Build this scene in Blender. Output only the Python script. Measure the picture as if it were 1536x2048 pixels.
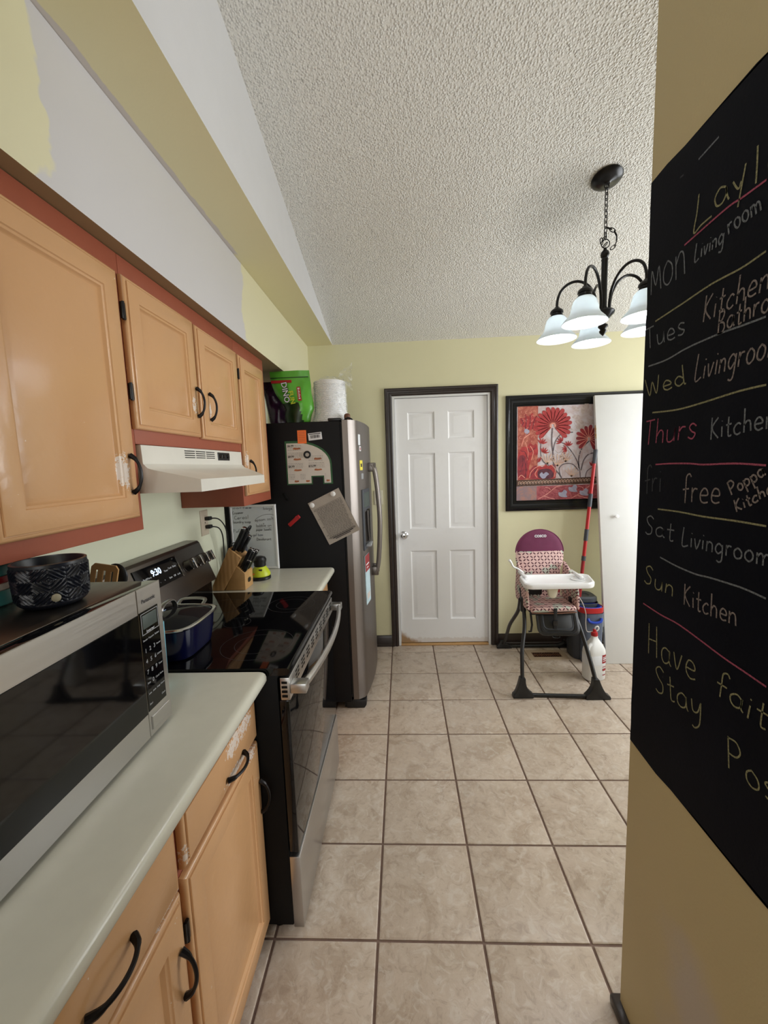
import bpy, bmesh, math, random
from mathutils import Vector, Matrix, noise
from mathutils.geometry import tessellate_polygon
C = bpy.context.scene.collection
scene = bpy.context.scene
for o in list(bpy.data.objects): bpy.data.objects.remove(o)
random.seed(7)
PI = math.pi

# ------------------------------------------------------------------ camera, light, exposure
cd = bpy.data.cameras.new('camera'); cam = bpy.data.objects.new('camera', cd); C.objects.link(cam)
scene.camera = cam
cd.sensor_fit = 'VERTICAL'; cd.sensor_height = 36.0; cd.lens = 817.995/2048*36.0
cd.clip_start = 0.02; cd.clip_end = 60
_R = Vector((0.99852746, 0.04263369, -0.03354506)); _U = Vector((0.02836986, 0.11667471, 0.99276491)); _F = Vector((-0.04623909, 0.9922547, -0.11529339))
cam.matrix_world = Matrix(((_R.x,_U.x,-_F.x,0),(_R.y,_U.y,-_F.y,0),(_R.z,_U.z,-_F.z,1.515),(0,0,0,1)))
scene.view_settings.view_transform = 'Standard'; scene.view_settings.look = 'None'
scene.view_settings.exposure = 0.42; scene.view_settings.gamma = 1.0
scene.view_settings.use_curve_mapping = False
w = bpy.data.worlds.new('world'); scene.world = w; w.use_nodes = True
w.node_tree.nodes['Background'].inputs[0].default_value = (0.75,0.8,0.9,1)
w.node_tree.nodes['Background'].inputs[1].default_value = 0.3
def lin(c):
    c = c/255.0
    return c/12.92 if c <= 0.04045 else ((c+0.055)/1.055)**2.4
def rgb(r,g,b): return (lin(r),lin(g),lin(b),1)
def area(name, loc, target, sx, sy, power, col=(1,1,1)):
    d = bpy.data.lights.new(name,'AREA'); d.shape='RECTANGLE'; d.size=sx; d.size_y=sy; d.energy=power; d.color=col
    o = bpy.data.objects.new(name,d); C.objects.link(o); o.location=loc
    o.rotation_euler = (Vector(target)-Vector(loc)).to_track_quat('-Z','Y').to_euler(); return o
area('kitchen_fill_light', (-0.2,-0.9,3.05), (-0.35,-0.6,0), 1.0, 0.5, 10, (0.97,0.97,1))  # added soft overhead fill, no fixture modelled
area('rear_fill_light', (-0.1,-2.42,1.35), (-0.3,2.0,1.6), 1.4, 1.9, 17, (0.93,0.96,1))  # added fill behind the camera, no real opening there
area('dining_fill_light', (3.12,1.9,1.55), (0.4,1.7,1.7), 1.9, 1.5, 60, (0.92,0.96,1))  # added side fill for the dining area, the wall has no window
CH = Vector((0.948,2.02,0))            # chandelier axis
SH_ANG = [8,80,152,224,296]; SH_R = 0.2
for k,a in enumerate(SH_ANG):
    d = bpy.data.lights.new('bulb_light','POINT'); d.energy=9.5; d.shadow_soft_size=0.034; d.color=(0.92,0.96,1.0)
    o = bpy.data.objects.new('bulb_light',d); C.objects.link(o)
    o.location=(CH.x+SH_R*math.cos(math.radians(a)),CH.y+SH_R*math.sin(math.radians(a)),2.125)

# ------------------------------------------------------------------ materials
class NT:
    def __init__(s, name):
        m = bpy.data.materials.new(name); m.use_nodes=True; s.m=m; s.t=m.node_tree; s.b=s.t.nodes['Principled BSDF']
        s._pos=None
    def n(s, typ, **kw):
        nd = s.t.nodes.new(typ)
        for k,v in kw.items():
            if k in nd.bl_rna.properties.keys(): setattr(nd,k,v)
            else: nd.inputs[k].default_value=v
        return nd
    def l(s,a,b): s.t.links.new(a,b)
    def pos(s):
        if s._pos is None: s._pos = s.n('ShaderNodeNewGeometry').outputs['Position']
        return s._pos
    def obj(s): return s.n('ShaderNodeTexCoord').outputs['Object']
    def noise(s, scale, detail=3, rough=.5, dist=0, vec=None):
        nd = s.n('ShaderNodeTexNoise'); nd.inputs['Scale'].default_value=scale; nd.inputs['Detail'].default_value=detail
        nd.inputs['Roughness'].default_value=rough; nd.inputs['Distortion'].default_value=dist
        s.l(vec or s.pos(), nd.inputs['Vector']); return nd.outputs['Fac']
    def map(s, v, a,b,c=0.0,d=1.0, smooth=True):
        nd = s.n('ShaderNodeMapRange'); nd.interpolation_type='SMOOTHSTEP' if smooth else 'LINEAR'
        s.l(v, nd.inputs[0])
        for i,x in zip((1,2,3,4),(a,b,c,d)): nd.inputs[i].default_value=x
        return nd.outputs[0]
    def math(s, op, a, b=None, c=None):
        nd = s.n('ShaderNodeMath'); nd.operation=op
        for i,x in enumerate((a,b,c)):
            if x is None: continue
            if isinstance(x,(int,float)): nd.inputs[i].default_value=x
            else: s.l(x, nd.inputs[i])
        return nd.outputs[0]
    def mix(s, f, a, b):
        nd = s.n('ShaderNodeMix'); nd.data_type='RGBA'
        if isinstance(f,(int,float)): nd.inputs[0].default_value=f
        else: s.l(f, nd.inputs[0])
        for i,x in ((6,a),(7,b)):
            if isinstance(x,tuple): nd.inputs[i].default_value=x
            else: s.l(x, nd.inputs[i])
        return nd.outputs[2]
    def xyz(s, v=None):
        nd = s.n('ShaderNodeSeparateXYZ'); s.l(v or s.pos(), nd.inputs[0]); return nd.outputs
    def color(s, v):
        if isinstance(v,tuple): s.b.inputs['Base Color'].default_value=v
        else: s.l(v, s.b.inputs['Base Color'])
    def bump(s, h, strength=.3, dist=.01):
        nd = s.n('ShaderNodeBump'); nd.inputs['Strength'].default_value=strength; nd.inputs['Distance'].default_value=dist
        s.l(h, nd.inputs['Height']); s.l(nd.outputs[0], s.b.inputs['Normal'])
    def set(s, rough=None, metal=None, **kw):
        if rough is not None:
            if isinstance(rough,(int,float)): s.b.inputs['Roughness'].default_value=rough
            else: s.l(rough, s.b.inputs['Roughness'])
        if metal is not None: s.b.inputs['Metallic'].default_value=metal
        for k,v in kw.items(): s.b.inputs[k.replace('_',' ')].default_value=v
        return s
MAT = {}
def simple(name, col, rough=.5, metal=0, var=.06, vscale=12, bump=0, bscale=80, **kw):
    t = NT(name); c = rgb(*col)
    d = tuple(x*(1-var*2.2) for x in c[:3])+(1,)
    t.color(t.mix(t.noise(vscale,4), d, tuple(min(1,x*(1+var)) for x in c[:3])+(1,)))
    if bump: t.bump(t.noise(bscale,3), bump, .002)
    t.set(rough, metal, **kw); MAT[name]=t.m; return t.m
simple('white_gloss',(238,238,238),.25,var=.01)
simple('white_paint',(226,226,224),.45,var=.02,bump=.1,bscale=60)
simple('hood_white',(222,218,208),.4,var=.05,vscale=9)
simple('black_gloss',(7,7,9),.05,var=0,Specular_IOR_Level=.38)
simple('frame_black',(14,15,20),.22,var=0)
simple('black_plastic',(20,20,22),.38,var=.03)
simple('black_matte',(8,8,9),.5,var=.05,Specular_IOR_Level=.15)
simple('grey_plastic',(58,62,70),.45,var=.05)
simple('lgrey',(150,152,155),.4)
simple('fridge_black',(17,16,18),.5,var=.05,bump=.25,bscale=900,Specular_IOR_Level=.2)
simple('rubber',(15,15,16),.7)
simple('bronze',(26,22,22),.35,metal=.6,var=.1)
simple('chrome',(215,215,218),.14,metal=1,var=0)
simple('chrome_rough',(190,190,190),.3,metal=1,var=.02)
simple('dark_trim',(48,38,34),.28,var=.15,vscale=20,bump=.1)
simple('terracotta',(158,84,60),.5,var=.06,bump=.15,bscale=60)
simple('counter',(206,203,188),.22,var=.03,vscale=25,bump=.03,bscale=300)
simple('ivory',(220,214,192),.4)
simple('almond',(196,182,160),.45)
simple('red_plastic',(178,30,34),.35)
simple('red_dark',(150,28,36),.4)
simple('blue_plastic',(24,62,170),.3)
simple('navy',(8,11,44),.16)
simple('lime',(200,214,44),.4)
simple('orange',(244,120,40),.5)
simple('yellow',(236,220,70),.5)
simple('green_bag',(98,182,60),.28,var=.12,vscale=16)
simple('green_dark',(30,60,28),.3,var=.4,vscale=30)
simple('purple_bag',(58,22,62),.25,var=.5,vscale=40)
simple('burgundy',(108,38,74),.75,var=.1,bump=.3,bscale=400)
simple('paper',(214,208,200),.8,var=.05,vscale=40)
simple('ink',(50,46,46),.8)
simple('ink_grey',(120,118,116),.8)
simple('ink_blue',(90,100,120),.8)
simple('brown',(110,70,50),.5)
simple('teal',(70,140,140),.4,var=.15)
simple('lblue',(120,186,204),.35)
simple('canvas_cream',(205,196,190),.7)
simple('wood_light',(196,152,98),.45,var=.12,vscale=14)
simple('white_print',(225,228,232),.5,var=0)
simple('steel_dark',(96,92,88),.3,metal=1,var=.05)

def brushed(name, col, rough, axis=0, scale=1):
    t = NT(name); mp = t.n('ShaderNodeMapping'); t.l(t.pos(), mp.inputs[0])
    s = [500,500,500]; s[axis]=4
    mp.inputs['Scale'].default_value=s
    f = t.noise(1.0,2,vec=mp.outputs[0])
    c=rgb(*col); t.color(t.mix(f, tuple(x*.95 for x in c[:3])+(1,), c))
    t.set(t.map(f,.3,.7,rough-.02,rough+.04), 1.0); t.bump(f,.02,.001); MAT[name]=t.m
brushed('steel_h',(190,188,186),.3,1)
brushed('steel_v',(130,123,118),.38,2)
brushed('steel_dk',(120,114,110),.32,1)

t = NT('wall_yellow'); f=t.noise(2.2,4); t.color(t.mix(f, rgb(217,212,174), rgb(225,220,184))); t.set(.62); t.bump(t.noise(160,4),.18,.002); MAT['wall_yellow']=t.m
t = NT('wall_kitchen'); f=t.noise(2.2,4); t.color(t.mix(f, rgb(214,216,190), rgb(222,222,198))); t.set(.5); t.bump(t.noise(160,4),.18,.002); MAT['wall_kitchen']=t.m
# partition: the yellow wall paint darkened for dim light, lilac grey primer patch low down
t = NT('wall_partition'); p=t.xyz(); n=t.noise(5,4)
yy=t.math('ADD',p[1],t.math('MULTIPLY',n,.25)); zz=t.math('ADD',p[2],t.math('MULTIPLY',n,.3))
m1=t.math('MULTIPLY', t.map(yy,.98,.86), t.map(zz,.66,.56))
f=t.noise(3,4); base=t.mix(f, rgb(188,172,128), rgb(198,182,138))
t.color(t.mix(t.math('MULTIPLY',m1,.75), base, rgb(186,176,168))); t.set(.55); t.bump(t.noise(150,4),.2,.002); MAT['wall_partition']=t.m
# soffit face: pale yellow under a broad patch of lilac-white primer
t = NT('soffit_paint'); p=t.xyz(); n=t.noise(4,4,.6)
yy=t.math('ADD',p[1],t.math('MULTIPLY',t.math('SUBTRACT',n,.5),.28))
m=t.math('MULTIPLY', t.map(yy,.885,.90), t.map(yy,1.945,1.93))
t.color(t.mix(m, rgb(222,217,184), rgb(206,204,206))); t.set(.5); t.bump(t.noise(120,3),.08,.002); MAT['soffit_paint']=t.m
t = NT('soffit_under'); p=t.xyz(); n=t.noise(7,4,.6)
xx=t.math('ADD',p[0],t.math('MULTIPLY',t.math('SUBTRACT',n,.5),.03)); m=t.math('MULTIPLY',t.map(xx,-.689,-.692),t.map(p[1],1.9,1.86))
t.color(t.mix(m, rgb(226,217,176), rgb(204,196,190))); t.set(.55); t.bump(t.noise(120,3),.08,.002); MAT['soffit_under']=t.m
simple('border_white',(214,214,216),.55,var=.02)
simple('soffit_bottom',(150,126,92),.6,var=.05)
# popcorn ceiling
t = NT('ceiling'); v=t.n('ShaderNodeTexVoronoi'); v.inputs['Scale'].default_value=120; t.l(t.pos(),v.inputs['Vector'])
h=t.math('ADD', t.math('MULTIPLY',t.map(v.outputs['Distance'],0,.7,1,0),.7), t.math('MULTIPLY',t.noise(85,4,.6),1.2))
p=t.xyz(); st=t.noise(2.4,3); spot=t.map(t.noise(70,2),.36,.30)
base=t.mix(t.math('MULTIPLY',spot,.35), rgb(234,232,226), rgb(160,155,148))
# soot blotches near the lamp
sy=t.math('SUBTRACT',p[1],2.18); sx=t.math('SUBTRACT',p[0],.80)
r=t.math('SQRT',t.math('ADD',t.math('MULTIPLY',sx,sx),t.math('MULTIPLY',sy,sy)))
so=t.math('MULTIPLY',t.map(t.math('ADD',r,t.math('MULTIPLY',st,.35)),.48,.2),.35)
t.color(t.mix(so, base, rgb(120,118,108))); t.set(.9); t.bump(h,.75,.008); MAT['ceiling']=t.m
# painted cabinet doors with chips
def door_paint(name, chips=()):
    t = NT(name); f=t.noise(6,3)
    base=t.mix(f, rgb(198,152,106), rgb(206,160,116))
    p=t.xyz(); n=t.noise(120,5,.7); n2=t.noise(18,3)
    tot=None
    for (y,z,ry,rz) in chips:
        dy=t.math('DIVIDE',t.math('SUBTRACT',p[1],y),ry); dz=t.math('DIVIDE',t.math('SUBTRACT',p[2],z),rz)
        r=t.math('SQRT',t.math('ADD',t.math('MULTIPLY',dy,dy),t.math('MULTIPLY',dz,dz)))
        m=t.map(r,1.0,.2,0,.22)
        tot = m if tot is None else t.math('MAXIMUM',tot,m)
    if tot is not None:
        k=t.map(t.math('ADD',t.math('ADD',t.math('MULTIPLY',n,.62),t.math('MULTIPLY',n2,.38)),tot),.665,.69)
        base=t.mix(k, base, rgb(222,208,196))
    t.color(base); t.set(.23); t.bump(t.math('ADD',t.noise(45,2),t.math('MULTIPLY',t.noise(9,2),2)),.18,.003)
    MAT[name]=t.m
door_paint('door_paint')
door_paint('door_chip_up',[(1.055,1.52,.03,.09),(1.46,1.75,.03,.06),(1.93,1.55,.025,.08),(1.60,1.75,.015,.05)])
door_paint('door_chip_low',[(1.02,.80,.14,.05),(.98,.725,.10,.035),(1.09,.685,.07,.02),(.735,.74,.014,.05),(.66,.69,.09,.014)])
# tile
t = NT('tile'); oi=t.n('ShaderNodeObjectInfo'); vm=t.n('ShaderNodeVectorMath'); vm.operation='ADD'
cb=t.n('ShaderNodeCombineXYZ'); t.l(t.math('MULTIPLY',oi.outputs['Random'],37.0),cb.inputs[0]); t.l(t.math('MULTIPLY',oi.outputs['Random'],91.0),cb.inputs[1])
t.l(t.pos(),vm.inputs[0]); t.l(cb.outputs[0],vm.inputs[1]); vv=vm.outputs[0]
a=t.noise(7,6,.62,1.2,vv); b=t.noise(26,5,.6,1.5,vv); c=t.noise(95,3,.6,0,vv)
m=t.mix(t.map(a,.3,.7), rgb(174,156,138), rgb(194,178,161))
m=t.mix(t.map(b,.50,.66,0,.55), m, rgb(204,194,182)); m=t.mix(t.map(b,.46,.34,0,.4), m, rgb(150,132,116))
m=t.mix(t.map(c,.6,.75,0,.3), m, rgb(140,120,100))
t.color(m); t.set(t.map(a,.3,.7,.24,.38)); t.bump(t.math('ADD',b,t.math('MULTIPLY',c,.4)),.22,.003); MAT['tile']=t.m
simple('grout',(122,99,87),.85,var=.15,vscale=30,bump=.4,bscale=200)
# chalkboard
t = NT('chalkboard'); f=t.noise(3,5,.6); g=t.noise(14,4,.6)
t.color(t.mix(t.map(f,.45,.75,0,.5), rgb(9,12,22), rgb(20,23,33))); t.set(.6,None,Specular_IOR_Level=.08); t.bump(t.noise(150,3),.12,.002); MAT['chalkboard']=t.m
def chalk(name,col):
    t=NT(name); t.color(t.mix(t.map(t.noise(260,3,.7),.35,.6), tuple(x*.45 for x in rgb(*col)[:3])+(1,), rgb(*col))); t.set(.9); MAT[name]=t.m
chalk('chalk_yellow',(148,146,108)); chalk('chalk_pink',(170,80,106)); chalk('chalk_grey',(118,124,130)); chalk('chalk_white',(142,132,128)); chalk('chalk_dim',(60,64,70))
# glass materials
def glass(name, col, rough=.02, alpha=.25):
    t=NT(name); t.color(rgb(*col)); t.set(rough); t.b.inputs['Transmission Weight'].default_value=1-alpha; t.b.inputs['IOR'].default_value=1.2; MAT[name]=t.m
glass('smoke_glass',(70,70,72),.03,.3)
glass('tank_glass',(150,160,180),.12,.35)
t=NT('plastic_film'); tr=t.n('ShaderNodeBsdfTransparent'); mx=t.n('ShaderNodeMixShader'); t.color(rgb(238,240,240)); t.set(.12)
t.l(t.map(t.noise(40,3),.4,.7,.10,.4),mx.inputs[0]); t.l(tr.outputs[0],mx.inputs[1]); t.l(t.b.outputs[0],mx.inputs[2]); t.l(mx.outputs[0],t.t.nodes['Material Output'].inputs[0])
t.bump(t.noise(18,2),.6,.01); MAT['plastic_film']=t.m
t=NT('shade_glass'); tl=t.n('ShaderNodeBsdfTranslucent'); tl.inputs[0].default_value=rgb(232,238,240); mx=t.n('ShaderNodeMixShader'); mx.inputs[0].default_value=.78
t.color(rgb(228,234,236)); t.set(.2); t.l(tl.outputs[0],mx.inputs[1]); t.l(t.b.outputs[0],mx.inputs[2]); t.l(mx.outputs[0],t.t.nodes['Material Output'].inputs[0]); MAT['shade_glass']=t.m
def emit(name,col,s):
    t=NT(name); t.color(rgb(*col)); t.b.inputs['Emission Color'].default_value=rgb(*col); t.b.inputs['Emission Strength'].default_value=s; MAT[name]=t.m
emit('bulb',(250,252,255),18); emit('led',(190,220,255),2.2)
emit('lcd',(60,70,66),.03)
# knife block bamboo
t=NT('bamboo'); p=t.xyz(); wv=t.n('ShaderNodeTexWave'); wv.inputs['Scale'].default_value=14; wv.inputs['Distortion'].default_value=3; t.l(t.pos(),wv.inputs['Vector'])
t.color(t.mix(wv.outputs['Fac'], rgb(178,134,84), rgb(200,156,104))); t.set(.42); MAT['bamboo']=t.m
# highchair fabric: little leaf quatrefoils on pink, sage blotches
t=NT('chair_fabric'); p=t.xyz(); S=21
u=t.math('MULTIPLY',t.math('ADD',p[0],t.math('MULTIPLY',p[1],.8)),S); v=t.math('MULTIPLY',t.math('ADD',p[2],t.math('MULTIPLY',p[1],.6)),S)
fu=t.math('SUBTRACT',t.math('FRACT',u),.5); fv=t.math('SUBTRACT',t.math('FRACT',v),.5)
A=t.math('MULTIPLY',t.math('ADD',fu,fv),.7071); B=t.math('MULTIPLY',t.math('SUBTRACT',fu,fv),.7071)
def leaf(a,b):
    q=t.math('DIVIDE',t.math('SUBTRACT',t.math('ABSOLUTE',a),.33),.22); r=t.math('DIVIDE',b,.095)
    return t.math('LESS_THAN',t.math('ADD',t.math('MULTIPLY',q,q),t.math('MULTIPLY',r,r)),1)
lf=t.math('MAXIMUM',leaf(A,B),leaf(B,A))
sc=t.map(t.noise(13,1),.54,.58); base=t.mix(sc, rgb(222,188,182), rgb(196,202,188))
t.color(t.mix(lf, base, rgb(96,52,62))); t.set(.8); t.bump(t.noise(400,2),.2,.001); MAT['chair_fabric']=t.m

# ------------------------------------------------------------------ mesh helpers (world coordinates)
class MB:
    def __init__(s): s.b=bmesh.new()
    def face(s, pts):
        vs=[s.b.verts.new(p) for p in pts]
        try: return s.b.faces.new(vs)
        except ValueError: return None
    def box(s, x0,x1,y0,y1,z0,z1, bev=0, seg=2, M=None):
        b=bmesh.new(); bmesh.ops.create_cube(b,size=1)
        for v in b.verts: v.co=Vector(((x0+x1)/2+v.co.x*(x1-x0),(y0+y1)/2+v.co.y*(y1-y0),(z0+z1)/2+v.co.z*(z1-z0)))
        if bev: bmesh.ops.bevel(b,geom=b.edges[:],offset=min(bev,.49*min(abs(x1-x0),abs(y1-y0),abs(z1-z0))),segments=seg,affect='EDGES',profile=.5)
        if M: bmesh.ops.transform(b,matrix=M,verts=b.verts)
        s.merge(b); return s
    def merge(s,b):
        me=bpy.data.meshes.new('t'); b.to_mesh(me); s.b.from_mesh(me); bpy.data.meshes.remove(me); b.free()
    def prism(s, poly, axis, a, b_, bev=0, M=None):
        # poly in the two other axes, extruded along axis from a to b_
        def P(u,v,w): return {'x':(w,u,v),'y':(u,w,v),'z':(u,v,w)}[axis]
        b=bmesh.new(); lo=[b.verts.new(P(u,v,a)) for u,v in poly]; hi=[b.verts.new(P(u,v,b_)) for u,v in poly]
        b.faces.new(lo); b.faces.new(hi[::-1]); n=len(poly)
        for i in range(n): b.faces.new((lo[i],hi[i],hi[(i+1)%n],lo[(i+1)%n]))
        bmesh.ops.recalc_face_normals(b,faces=b.faces)
        if bev: bmesh.ops.bevel(b,geom=b.edges[:],offset=bev,segments=2,affect='EDGES',profile=.5)
        if M: bmesh.ops.transform(b,matrix=M,verts=b.verts)
        s.merge(b); return s
    def lathe(s, prof, c, n=32, M=None, cap=True, sx=1, sy=1, sq=2.0):
        # prof list (r,z); optional superellipse exponent
        b=bmesh.new(); rings=[]
        for r,z in prof:
            if r<1e-6: rings.append([b.verts.new((c[0],c[1],c[2]+z))]); continue
            ring=[]
            for i in range(n):
                a=2*PI*i/n; ca,sa=math.cos(a),math.sin(a)
                x=math.copysign(abs(ca)**(2/sq),ca); y=math.copysign(abs(sa)**(2/sq),sa)
                ring.append(b.verts.new((c[0]+r*sx*x,c[1]+r*sy*y,c[2]+z)))
            rings.append(ring)
        for A,B in zip(rings,rings[1:]):
            if len(A)==1 and len(B)==1: continue
            for i in range(n):
                j=(i+1)%n
                if len(A)==1: b.faces.new((A[0],B[j],B[i]))
                elif len(B)==1: b.faces.new((A[i],A[j],B[0]))
                else: b.faces.new((A[i],A[j],B[j],B[i]))
        if cap:
            for R_ in (rings[0],rings[-1]):
                if len(R_)>2: b.faces.new(R_)
        bmesh.ops.recalc_face_normals(b,faces=b.faces)
        if M: bmesh.ops.transform(b,matrix=M,verts=b.verts)
        s.merge(b); return s
    def tube(s, pts, r, n=10, smooth=True, sub=6, flat=1.0, up=None, closed=False):
        P=[Vector(p) for p in pts]; rr=r if isinstance(r,(list,tuple)) else [r]*len(P)
        if smooth and len(P)>2:
            Q=[];RR=[]; N=len(P)
            rng=range(N) if closed else range(N-1)
            for i in rng:
                if closed: p0,p1,p2,p3=P[(i-1)%N],P[i],P[(i+1)%N],P[(i+2)%N]; ra,rb=rr[i],rr[(i+1)%N]
                else: p0,p1,p2,p3=P[max(i-1,0)],P[i],P[i+1],P[min(i+2,N-1)]; ra,rb=rr[i],rr[i+1]
                for k in range(sub):
                    t=k/sub; t2=t*t;t3=t2*t
                    Q.append(.5*((2*p1)+(-p0+p2)*t+(2*p0-5*p1+4*p2-p3)*t2+(-p0+3*p1-3*p2+p3)*t3)); RR.append(ra+(rb-ra)*t)
            if not closed: Q.append(P[-1]); RR.append(rr[-1])
            P,rr=Q,RR
        N=len(P); b=bmesh.new(); rings=[]; prev=None
        for i in range(N):
            if closed: d=(P[(i+1)%N]-P[(i-1)%N])
            else: d=P[min(i+1,N-1)]-P[max(i-1,0)]
            d.normalize()
            if prev is None:
                u=Vector(up) if up else (Vector((0,0,1)) if abs(d.z)<.9 else Vector((1,0,0)))
            else: u=prev
            u=(u-d*u.dot(d)); 
            if u.length<1e-6: u=Vector((1,0,0))-d*d.x
            u.normalize(); prev=u; v=d.cross(u)
            rings.append([b.verts.new(P[i]+u*math.cos(2*PI*k/n)*rr[i]*flat+v*math.sin(2*PI*k/n)*rr[i]) for k in range(n)])
        pr=list(zip(rings,rings[1:]))
        if closed: pr.append((rings[-1],rings[0]))
        for A,B in pr:
            for k in range(n): b.faces.new((A[k],A[(k+1)%n],B[(k+1)%n],B[k]))
        if not closed: b.faces.new(rings[0]); b.faces.new(rings[-1])
        bmesh.ops.recalc_face_normals(b,faces=b.faces)
        s.merge(b); return s
    def rings(s, f, u0,u1,v0,v1, prof, cap=True, back=None):
        # nested rectangles: prof = [(inset, depth)], f(u,v,d)->xyz
        R=[]
        for ins,d in prof:
            R.append([s.b.verts.new(f(u,v,d)) for u,v in ((u0+ins,v0+ins),(u1-ins,v0+ins),(u1-ins,v1-ins),(u0+ins,v1-ins))])
        for A,B in zip(R,R[1:]):
            for k in range(4): s.b.faces.new((A[k],A[(k+1)%4],B[(k+1)%4],B[k]))
        if cap: s.b.faces.new(R[-1])
        if back is not None: s.b.faces.new([s.b.verts.new(v.co) for v in R[0]])
        return s
    def sphere(s,c,r,sx=1,sy=1,sz=1,n=20,M=None):
        k=n//2; return s.lathe([(r*math.sin(PI*i/k) if 0<i<k else 0,-r*sz*math.cos(PI*i/k)) for i in range(k+1)],c,n,sx=sx,sy=sy,M=M)
def link(name, mb, mat, root=None, local=False, recalc=True, sharp=35, smooth=True):
    b = mb.b if isinstance(mb,MB) else mb
    if recalc: bmesh.ops.remove_doubles(b,verts=b.verts,dist=1e-6); bmesh.ops.recalc_face_normals(b,faces=b.faces)
    me=bpy.data.meshes.new(name); b.to_mesh(me); b.free()
    return linkme(name, me, mat, root, local, sharp, smooth)
def linkme(name, me, mat, root=None, local=False, sharp=35, smooth=True):
    o=bpy.data.objects.new(name,me); C.objects.link(o)
    for m in (mat if isinstance(mat,(list,tuple)) else [mat]): me.materials.append(MAT[m])
    if smooth:
        me.polygons.foreach_set('use_smooth',[True]*len(me.polygons)); me.set_sharp_from_angle(angle=math.radians(sharp))
    if root is not None:
        o.parent=root
        if not local:
            r=root; off=Vector(r.location)
            while r.parent: r=r.parent; off+=Vector(r.location)
            me.transform(Matrix.Translation(-off))
    return o
def tag(o, label, cat, group=None):
    o['label']=label; o['category']=cat
    if group: o['group']=group
    return o
def thing(name, loc, label, cat, group=None):
    o=bpy.data.objects.new(name,None); C.objects.link(o); o.location=loc; o.empty_display_size=.1
    return tag(o,label,cat,group)
def solo(name, mb, mat, loc, label, cat, group=None, **kw):
    o=link(name,mb,mat,None,**kw); o.data.transform(Matrix.Translation(-Vector(loc))); o.location=loc
    return tag(o,label,cat,group)
def struct(name, mb, mat, parent=None, **kw):
    o=link(name,mb,mat,parent,**kw)
    if parent is None: o['kind']='structure'
    return o
def sempty(name, loc=(0,0,0)):
    o=bpy.data.objects.new(name,None); C.objects.link(o); o.location=loc; o['kind']='structure'; return o
def text_mb(s, size, f, bold=.0, align='CENTER', sp=1.0):
    # f(u,v)->xyz, text drawn in uv plane
    c=bpy.data.curves.new('txt','FONT'); c.body=s; c.size=size; c.align_x=align; c.align_y='CENTER'; c.resolution_u=2; c.offset=bold; c.space_character=sp
    o=bpy.data.objects.new('txt',c); C.objects.link(o); bpy.context.view_layer.update()
    me=bpy.data.meshes.new_from_object(o); bpy.data.objects.remove(o); bpy.data.curves.remove(c)
    m=MB(); m.b.from_mesh(me); bpy.data.meshes.remove(me)
    for v in m.b.verts: v.co=Vector(f(v.co.x,v.co.y))
    return m
def ribbon(m, pts, wd, f, smooth=True):
    # flat stroke of width wd in a plane, f(u,v)->xyz
    P=[Vector((a,b)) for a,b in pts]
    if smooth and len(P)>2:
        Q=[]
        for i in range(len(P)-1):
            p0,p1,p2,p3=P[max(i-1,0)],P[i],P[i+1],P[min(i+2,len(P)-1)]
            for k in range(5):
                t=k/5; t2=t*t;t3=t2*t
                Q.append(.5*((2*p1)+(-p0+p2)*t+(2*p0-5*p1+4*p2-p3)*t2+(-p0+3*p1-3*p2+p3)*t3))
        Q.append(P[-1]); P=Q
    L=[];R_=[]
    for i,p in enumerate(P):
        d=P[min(i+1,len(P)-1)]-P[max(i-1,0)]
        if d.length<1e-9: d=Vector((1,0))
        d.normalize(); n=Vector((-d.y,d.x))*wd/2
        L.append(m.b.verts.new(f(*(p+n)))); R_.append(m.b.verts.new(f(*(p-n))))
    for i in range(len(P)-1): m.b.faces.new((L[i],L[i+1],R_[i+1],R_[i]))
    return m
def blob(m, pts, f, smooth=True):
    P=[Vector((a,b)) for a,b in pts]
    if smooth:
        for _ in range(2):
            Q=[]
            for i in range(len(P)):
                p,q=P[i],P[(i+1)%len(P)]; Q+= [p*.78+q*.22, p*.22+q*.78]
            P=Q
    vs=[m.b.verts.new(f(*p)) for p in P]
    for tri in tessellate_polygon([[Vector((p.x,p.y,0)) for p in P]]):
        try: m.b.faces.new([vs[k] for k in tri])
        except ValueError: pass
    return m
def rrect(u0,u1,v0,v1,r,n=5):
    out=[]
    for cx,cy,a0 in ((u1-r,v1-r,0),(u0+r,v1-r,90),(u0+r,v0+r,180),(u1-r,v0+r,270)):
        for k in range(n+1):
            a=math.radians(a0+90*k/n); out.append((cx+r*math.cos(a),cy+r*math.sin(a)))
    return out
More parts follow.
